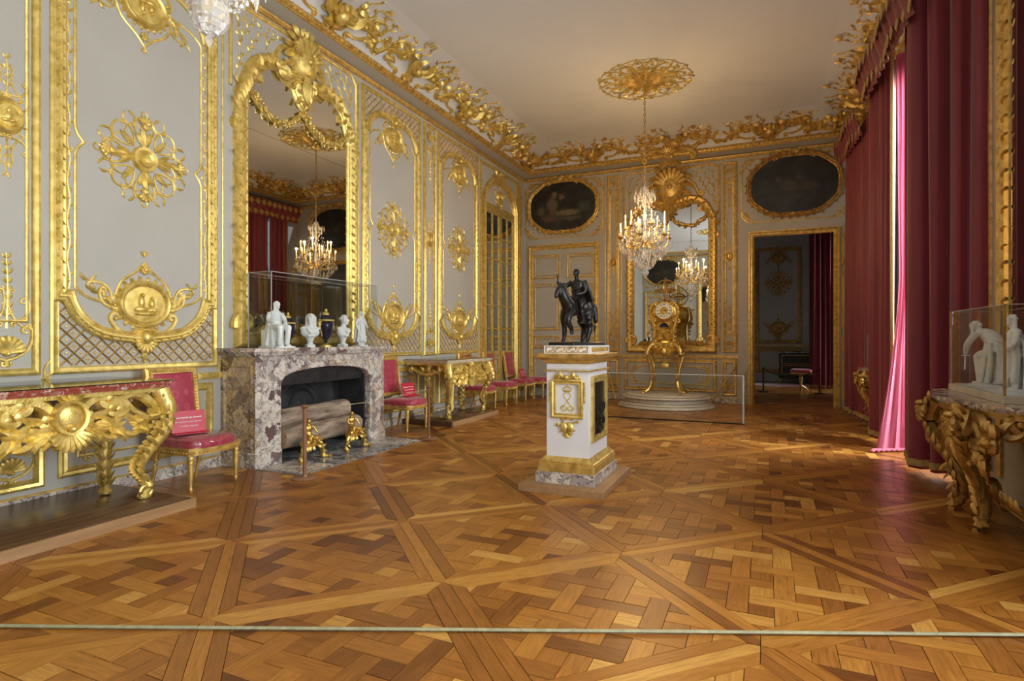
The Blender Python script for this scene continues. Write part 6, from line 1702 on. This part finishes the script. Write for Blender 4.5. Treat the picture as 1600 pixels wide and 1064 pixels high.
# ------------------------------------------------------------------ mirrored pier and consoles on the window side
pm = thing('pier_mirror', 'tall narrow pier mirror in gilt frame behind the glass case', 'mirror', (XR, 5.65, 1.1))
fnR = lambda p: (XR-p[2], p[0], p[1])
for (a, b) in ((5.02, 6.28),):
    wp(MB().prism([(a, 1.20), (b, 1.20), (b, 5.0), (a, 5.0)], .01, .02).build('glass', M['darkmirror'], fn=fnR, flat=True), pm)
    wp(MB().sweep(rectpath(a, b, 1.20, 5.0), [(.01, 0), (.01, .03), (-.03, .05), (-.06, .035), (-.10, .06), (-.14, .03), (-.15, 0)]).build('frame', G, fn=fnR), pm)
    m = MB(); carve(m, rectpath(a-.08, b+.08, 1.12, 5.08), .08, .10, .045, .045, .7, True); wp(m.build('frame_carving', G, fn=fnR), pm)
for uu in (6.52, 6.80, 4.78, 4.5):
    MB().sweep([(uu, .15), (uu, 5.2)], [(-.04, 0), (-.04, .02), (-.01, .04), (.02, .02), (.04, .025), (.045, 0)], closed=False).build('pier_moulding', G, wall_right, fn=fnR)
MB().box(4.42, .95, 0, 6.88, 1.02, .04).build('dado_rail', G, wall_right, fn=fnR)
def rococo_console(label, loc, rz, w, d, H):
    """serpentine console: splayed S-legs joined by a stretcher; front = local +y"""
    T = thing('console_table', label, 'console table', loc, rz); hw = w/2
    def outline(e): return crom([(hw+e, 0), (hw+e+.02, d*.30), (hw+e-.02, d*.55), (hw*.78, d*.80+e), (hw*.45, d*.90+e), (0, d+e), (-hw*.45, d*.90+e), (-hw*.78, d*.80+e), (-hw-e+.02, d*.55), (-hw-e-.02, d*.30), (-hw-e, 0)], 5)
    MB().prism(outline(-.015), H-.045, H-.025).prism(outline(.01), H-.025, H).build('marble_top', M['breccia'], T, sharp=30)
    SHADED_GOLD = M['gold_dull']  # darker gilding stands in for the low light on the window side
    MB().prism([(x*.95, y*.95) for x, y in outline(0)], H-.09, H-.045).build('gilt_rail', SHADED_GOLD, T, sharp=30)
    m = MB(); apron(m, w*.95, d*.93, H, False); m.build('apron_carving', SHADED_GOLD, T)
    for sx in (-1, 1):
        for big in (0, 1):
            m = MB()
            if big: P = crom([(sx*hw*.45, d*.86, H-.08), (sx*hw*.50, d*.92, H-.24), (sx*hw*.42, d*.86, H-.42), (sx*hw*.30, d*.72, .36), (sx*hw*.30, d*.66, .14), (sx*hw*.36, d*.74, .03)], 6)
            else: P = crom([(sx*hw*.95, d*.35, H-.08), (sx*hw*.98, d*.38, H-.22), (sx*hw*.80, d*.36, H-.42), (sx*hw*.66, d*.34, .38), (sx*hw*.72, d*.36, .16), (sx*hw*.66, d*.36, .05)], 6)
            n = len(P); m.tube(P, [.062-.03*i/(n-1) for i in range(n)], 8)
            for k in range(1, n-4, 2):
                p = P[k]; leaf3(m, (p[0]+sx*.04, p[1]+.02, p[2]), (sx*.8, .3, -.7 if k > n/2 else .8), (sx, 1, 0), .12, .055, .5, .6)
                leaf3(m, (p[0], p[1]+.045, p[2]), (-sx*.5, .1, .9), (0, 1, 0), .11, .05, .5, .5)
            q = P[-1]
            m.tube([(q[0]-sx*(.055-.003*j)*math.cos(j*.5), q[1], q[2]+.035+(.055-.003*j)*math.sin(j*.5)-.02) for j in range(13)], [.028, .012], 6)
            m.lathe([(.02, -.0), (.035, 0), (.035, .02), (.015, .03)], 8, (q[0], q[1], 0))
            q = P[4]
            m.merge(MB().shell((0, 0, .02), .16, -PI+.3, -.3, 7, .05), lambda v: (q[0]+v[0], q[1]+.03+v[2], q[2]+.08+v[1]))
            m.build('leg', SHADED_GOLD, T)
    m = MB()
    for sx in (-1, 1):
        m.tube(crom([(sx*hw*.66, d*.36, .14), (sx*hw*.4, d*.5, .22), (sx*hw*.15, d*.45, .16), (0, d*.5, .24)], 5), [.04, .03], 7)
        for k in range(7): leaf3(m, (sx*(.05+.09*k), d*.5, .20), (sx*.5, .4, .8), (0, 1, 0), .14, .06, .5, .5)
    m.shell((0, .24, d*.5), .14, .2, PI-.2, 7, .04) if False else m.ell((0, d*.5, .26), (.07, .06, .09), 9, 6)
    for k in range(8): leaf3(m, (0, d*.52, .28), (math.cos(k*.8), .3, math.sin(k*.8)), (0, 1, 0), .15, .06)
    m.build('stretcher', SHADED_GOLD, T)
    return T
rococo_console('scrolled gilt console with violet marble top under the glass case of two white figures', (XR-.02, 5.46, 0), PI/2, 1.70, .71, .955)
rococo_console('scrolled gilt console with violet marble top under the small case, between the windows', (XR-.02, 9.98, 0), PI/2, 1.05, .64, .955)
def framed_case(label, x0, y0, z0, x1, y1, z1):
    T = glass_case(label, x0, y0, z0+.05, x1, y1, z1)
    wp(MB().bbox(x0-.015, y0-.015, z0, x1+.015, y1+.015, z0+.05, .006).build('case_base', M['slate']), T)
    wp(MB().bbox(x0+.02, y0+.02, z0+.05, x1-.02, y1-.02, z0+.058, .003).build('white_floor', M['white']), T)
    for x in (x0, x1):
        for y in (y0, y1): wp(MB().box(x-.007, y-.007, z0+.05, x+.007, y+.007, z1+.004).build('brass_corner', M['gold_dull'], flat=True), T)
    return T
framed_case('large glass case with two white figures on the window-side console', 1.49, 4.93, .957, 1.84, 6.17, 1.63)
def bent_figure(label, loc, rz, mat, s):
    """figure leaning forward with drawn sword, one foot raised on a rock"""
    T = thing('statuette', label, 'statuette', loc, rz); f = MB()
    f.tube(crom([(0, -.05, .22), (0, -.035, .29), (0, .03, .345)], 5), [.05, .046, .043, .044, .047, .05, .05, .047, .043, .04, .034], 12)
    f.ell((0, .03, .345), (.062, .038, .03), 12, 6); f.tube([(0, .045, .35), (0, .075, .372)], .018, 8); head(f, (0, .095, .385), .034, .0, True)
    f.tube(crom([(-.026, -.05, .22), (-.035, .035, .19), (-.035, .04, .15), (-.035, .03, .03)], 5), [.036, .018], 9); f.tube(crom([(.028, -.05, .22), (.045, -.03, .12), (.045, -.07, .02)], 5), [.036, .018], 9)
    for x, y in ((-.035, .055), (.045, -.055)): f.ell((x, y, .016), (.017, .035, .014), 8, 5)
    f.tube(crom([(-.06, .03, .345), (-.085, .07, .27), (-.05, .115, .22)], 4), [.024, .014], 8); f.ell((-.048, .118, .215), .016, 7, 5)
    f.tube(crom([(.06, .03, .345), (.085, .03, .265), (.05, .075, .22)], 4), [.024, .014], 8)
    drape(f, (0, -.05), .05, .08, .02, .28, 10, 9); drape(f, (.02, -.10), .04, .06, .01, .25, 7, 2)
    sculpt(f, 'figure', mat, T, .0055, 1)
    MB().tube([(-.048, .118, .24), (-.048, .125, .10)], .005, 6).tube([(-.075, .118, .195), (-.02, .118, .195)], .004, 6).build('sword', mat, T)
    m = MB().ell((0, -.02, .0), (.12, .14, .022), 12, 6); m.map(lambda p: (p[0], p[1], max(0, p[2]))); m.build('base', mat, T)
    T.scale = (s,)*3; return T
bent_figure('white biscuit man bowed over his sword in the large glass case', (1.66, 5.83, 1.016), .55, BS, 1.25)
standing_figure('white biscuit standing figure in long drapery in the large glass case', (1.66, 5.30, 1.016), PI/2-.1, BS, 1.25, 1)
glass_case('small clear case on the far console between the windows', 1.42, 9.72, .957, 1.80, 10.24, 1.46)
bust('white biscuit bust inside the small clear case on the far console', (1.62, 9.98, .957), PI/2, BS, 0, True, 1.0)

# ------------------------------------------------------------------ ceiling roses and chandeliers
def ceiling_rose(label, x, y):
    T = thing('ceiling_rose', label, 'ceiling rose', (x, y, ZT)); r = .78
    m = MB().lathe([(.001, -.10), (.05, -.09), (.07, -.05), (.13, -.055), (.16, -.02), (.20, -.03), (.24, .0)], 24)
    for k in range(12):
        q = MB().leaf((.10, 0, 0), 0, .28, .10, .5, .2, 5); an = 2*PI*k/12
        m.merge(q, lambda p: (p[0]*math.cos(an)-p[1]*math.sin(an), p[0]*math.sin(an)+p[1]*math.cos(an), -.02-p[2]))
    m.build('boss', M['gold'], T)
    m = MB(); N = 16; q = random.Random(2)
    for rr_ in (.52, .97): m.tube([(r*rr_*math.cos(2*PI*k/64)*(1+.02*math.sin(k*1.5)), r*rr_*math.sin(2*PI*k/64)*(1+.02*math.sin(k*1.5)), 0) for k in range(65)], .007, 5)
    for k in range(N):
        g = MB()
        g.scroll((.2, 0), (.5, .06), .06, .012, .03, -.04, 6); g.scroll((.38, -.04), (.66, -.05), -.05, .010, .03, .035, 6); g.scroll((.5, .06), (.74, .0), .05, .009, -.03, .035, 6)
        g.scroll((.26, -.06), (.42, .03), .05, .010, .025, .03, 5)
        for j in range(9): g.leaf((q.uniform(.25, .76), q.uniform(-.13, .13), 0), q.uniform(0, 6.28), .085, .035, .4, .5, 4)
        an = 2*PI*k/N
        m.merge(g, lambda p: (p[0]*math.cos(an)-p[1]*math.sin(an), p[0]*math.sin(an)+p[1]*math.cos(an), -p[2]))
    m.map(lambda p: (p[0], p[1], p[2]-.012)); m.build('filigree', M['gold_bright'], T)
    return T
ceiling_rose('gilt filigree ceiling rose above the chandelier by the clock', -1.88, 9.85)
ceiling_rose('gilt filigree ceiling rose above the chandelier near the red marble console', -1.83, 1.45)
def drop(m, x, y, z, L, w):
    v = [(x, y, z), (x+w, y, z-L*.62), (x, y+w, z-L*.62), (x-w, y, z-L*.62), (x, y-w, z-L*.62), (x, y, z-L)]
    m.add(v, [(0, 2, 1), (0, 3, 2), (0, 4, 3), (0, 1, 4), (5, 1, 2), (5, 2, 3), (5, 3, 4), (5, 4, 1)])
def chandelier(label, x, y, zb, glow):
    T = thing('chandelier', label, 'chandelier', (x, y, zb), 0, 'crystal chandeliers')
    q = random.Random(11)
    m = MB(); top = ZT-zb-.08; z = 1.62
    k = 0
    while z < top:
        P = [(.016*math.cos(t) if k % 2 else 0, 0 if k % 2 else .016*math.cos(t), z+.028+.032*math.sin(t)) for t in [2*PI*j/10 for j in range(11)]]
        m.tube(P, .0055, 5, up=(0, 1, 0) if k % 2 else (1, 0, 0)); z += .05; k += 1
    o = m.build('chain', M['gold_dull'], T); o['kind'] = 'stuff'
    MB().lathe([(.01, .30), (.05, .33), (.035, .38), (.06, .46), (.03, .52), (.02, .65), (.045, .72), (.025, .80), (.018, 1.0), (.04, 1.08), (.02, 1.15), (.015, 1.45), (.04, 1.52), (.012, 1.6), (.012, 1.66)], 14).build('stem', M['crystal'], T, sharp=70)
    m = MB(); m.ell((0, 0, .12), (.07, .07, .075), 12, 8); m.lathe([(.012, .18), (.012, .32)], 8); drop(m, 0, 0, .06, .06, .02); m.build('crystal_ball', M['crystal'], T, flat=True)
    for k in range(12):
        an = 2*PI*k/12; lo = k % 2; r = .42 if lo else .33; z = .78 if lo else .96
        c_, s_ = math.cos(an), math.sin(an)
        P = crom([(0.03*c_, .03*s_, .62), (.16*c_, .16*s_, .52+.1*(1-lo)), (r*.85*c_, r*.85*s_, z-.22), (r*c_, r*s_, z-.10)], 6)
        A = MB().tube(P, [.012, .008], 6).lathe([(.012, z-.11), (.05, z-.085), (.055, z-.075), (.02, z-.07), (.014, z-.055), (.016, z-.03)], 12, (r*c_, r*s_, 0)).build('arm', M['bronze_gilt'], T)
        MB().lathe([(.011, z-.04), (.011, z+.10), (.004, z+.108)], 10, (r*c_, r*s_, 0)).build('candle', M['candle'], A)
        MB().lathe([(.002, z+.105), (.009, z+.12), (.007, z+.14), (.001, z+.165)], 8, (r*c_, r*s_, 0)).build('flame', M['flame'], A)
    m = MB()
    for ring_r, ring_z, cnt, L in ((.44, .62, 40, .10), (.36, .52, 34, .10), (.27, .42, 28, .10), (.18, .34, 20, .10), (.09, .27, 12, .09), (.30, .72, 30, .09), (.22, .86, 22, .09), (.16, 1.0, 16, .09), (.12, 1.42, 14, .13), (.17, 1.50, 16, .15), (.08, 1.3, 10, .1), (.40, .82, 24, .08)):
        for k in range(cnt):
            an = 2*PI*(k+q.random()*.5)/cnt; rr_ = ring_r*q.uniform(.9, 1.06)
            drop(m, rr_*math.cos(an), rr_*math.sin(an), ring_z+q.uniform(-.03, .03), L*q.uniform(.8, 1.2), .014*q.uniform(.8, 1.3))
    for k in range(6):
        an = 2*PI*k/6+.26; r = .40; c_, s_ = math.cos(an)*r, math.sin(an)*r
        for j, (zz, w) in enumerate(((.72, .035), (.78, .03), (.83, .024), (.87, .018))): drop(m, c_, s_, zz+.08, .08, w)
    o = m.build('crystal_drops', M['crystal'], T, flat=True); o['kind'] = 'stuff'
    m = MB()
    for r0, z0_, r1, z1_ in ((.10, 1.42, .33, .82), (.33, .82, .44, .64), (.44, .60, .20, .34), (.20, .34, .05, .2), (.05, 1.55, .13, 1.44)):
        for k in range(12):
            an = 2*PI*k/12
            for j in range(9):
                t = j/8; rr_ = r0+(r1-r0)*t; sag = -.07*4*t*(1-t)
                m.ell((rr_*math.cos(an), rr_*math.sin(an), z0_+(z1_-z0_)*t+sag), .010, 5, 4)
    o = m.build('bead_strings', M['crystal'], T, flat=True); o['kind'] = 'stuff'
    for k in range(0, 12, 2):      # the light of the candle flames
        an = 2*PI*(k+(k//2 % 2))/12; lo_ = (k//2) % 2; r = .42 if lo_ else .33; z = .78 if lo_ else .96
        l = bpy.data.lights.new('candle_glow', 'POINT'); l.energy = glow; l.color = (1.0, .66, .30); l.shadow_soft_size = .012
        lo = bpy.data.objects.new('candle_glow', l); col.objects.link(lo); lo.location = (r*math.cos(an), r*math.sin(an), z+.19); lo.parent = T
    return T
chandelier('crystal chandelier with lit candles hanging before the tall mirror and clock', -1.88, 9.85, 2.41, 16)
chandelier('crystal chandelier whose cut ball hangs above the red marble console', -1.83, 1.45, 2.445, 2.5)
# ------------------------------------------------------------------ floor cord, adjoining room furniture
tag(MB().tube(crom([(-5.4, .72, .012), (-3.38, 1.54, .012), (-1.2, 2.46, .012), (1.11, 3.43, .012), (1.9, 3.76, .012)], 8), .010, 6, .8).build('floor_cord', M['cord']), 'pale greenish cord stretched straight across the parquet', 'cord')
curtain('dark crimson curtain in the adjoining room', folds((1.10, 17.55), (1.75, 17.75), 5, .05), .04, 4.4, 6, True, None)
st = thing('stool', 'red-seated stool on a turned leg in the adjoining room', 'stool', (.86, 17.0, 0))
c = MB(); cushion(c, -.26, .26, -.22, .22, .50, .10, .0); c.build('seat_cushion', M['damask'], st)
MB().box(-.26, -.22, .46, .26, .22, .51).build('seat_rail', M['gold_dull'], st)
MB().lathe([(.03, .0), (.035, .06), (.025, .2), (.05, .34), (.04, .46)], 12).build('stem', M['gold_dull'], st)
for k in range(4): an = k*PI/2+.5; MB().tube(crom([(0, 0, .16), (.12*math.cos(an), .12*math.sin(an), .10), (.2*math.cos(an), .2*math.sin(an), .015)], 4), [.022, .014], 7).build('leg', M['gold_dull'], st)
ds = thing('dark_commode', 'dark inlaid commode against the far wall of the adjoining room', 'commode', (.95, 20.1, 0))
MB().bbox(-.55, -.3, .16, .55, .3, .95, .02).build('body', M['bronze'], ds); MB().bbox(-.6, -.34, .95, .6, .32, 1.0, .01).build('top', M['hearth'], ds)
for sx in (-1, 1):
    for sy in (-1, 1): MB().tube([(sx*.5, sy*.26, .2), (sx*.52, sy*.28, 0)], [.04, .02], 7).build('leg', M['gold_dull'], ds)
for z0_ in (.3, .62): MB().sweep(rectpath(-.48, .48, z0_, z0_+.26), THIN).map(lambda p: (p[0], -.3-p[2], p[1])).build('drawer_moulding', M['gold_dull'], ds)
cp = MB().bbox(-1.0, 18.4, 0, 1.2, 19.7, .012, .004).build('carpet', M['curtain']); tag(cp, 'dark red carpet on the floor of the adjoining room', 'carpet')
for k, (x, y) in enumerate(((-.05, 16.4), (1.25, 16.4))):
    T = thing('rope_stand', ('dark rope stand near the left jamb of the open doorway', 'dark rope stand beside the dark curtain of the adjoining room')[k], 'post', (x, y, 0), 0, 'rope stands in the adjoining room')
    MB().lathe([(.001, 0), (.13, 0), (.13, .015), (.02, .03), (.018, .62), (.03, .64), (.001, .66)], 16).build('pole', M['bronze'], T)
tag(MB().tube(crom([(-.03, 16.4, .6), (.3, 16.4, .46), (.6, 16.4, .42), (.9, 16.4, .46), (1.23, 16.4, .6)], 5), .014, 7).build('rope', M['jacket']), 'dark rope hanging between the stands in the adjoining room', 'rope')
# ------------------------------------------------------------------ visitor standing near the red marble console's far end (seen in the mirror)
pe = thing('person', 'man in dark jacket and white scarf standing by the wall, seen in the mirror', 'person', (-4.75, .55, 0), -.25)
f = MB()
f.tube(crom([(0, 0, .86), (0, 0, 1.05), (0, 0, 1.25), (0, -.01, 1.36)], 5), [.15, .145, .14, .14, .142, .15, .16, .165, .17, .172, .17, .165, .15, .13, .11, .08], 14, .7, up=(0, 1, 0))
f.ell((0, 0, 1.34), (.20, .10, .07), 14, 8); f.tube([(0, .0, 1.36), (0, .01, 1.47)], .052, 10)
for sg in (-1, 1):
    f.tube(crom([(sg*.085, 0, .88), (sg*.09, .01, .48), (sg*.09, -.01, .08)], 5), [.088, .048], 10); f.ell((sg*.09, .05, .04), (.045, .12, .04), 10, 6)
    f.tube(crom([(sg*.19, 0, 1.34), (sg*.235, -.01, 1.08), (sg*.23, .06, .84)], 5), [.056, .036], 10)
sculpt(f, 'body', M['jacket'], pe, .02, 3)
f = MB(); head(f, (0, .02, 1.56), .093, 0); sculpt(f, 'head', M['skin'], pe, .012, 2)
f = MB().ell((0, -.005, 1.60), (.088, .10, .085), 14, 9); f.map(lambda p: p if not (p[1] > .05 and p[2] < 1.60) else (p[0], .03, p[2])); f.build('hair', M['hair'], pe)
for sg in (-1, 1):
    h = MB().ell((sg*.228, .075, .79), (.022, .038, .05), 10, 7)
    for k in range(4): h.tube(crom([(sg*.228, .05+.017*k, .755), (sg*.225, .052+.018*k, .715), (sg*.215, .055+.017*k, .69-.006*(k % 2))], 3), [.0095, .007], 6)
    h.tube(crom([(sg*.222, .105, .80), (sg*.212, .125, .77), (sg*.205, .125, .74)], 3), [.011, .008], 6); sculpt(h, 'hand', M['skin'], pe, .006, 1)
    MB().tube(crom([(sg*.05, -.05, 1.43), (sg*.085, .04, 1.42), (sg*.075, .125, 1.30), (sg*.07, .135, 1.0)], 6), [.03, .045], 8, .6, up=(0, 1, 0)).build('scarf', M['scarf'], pe)
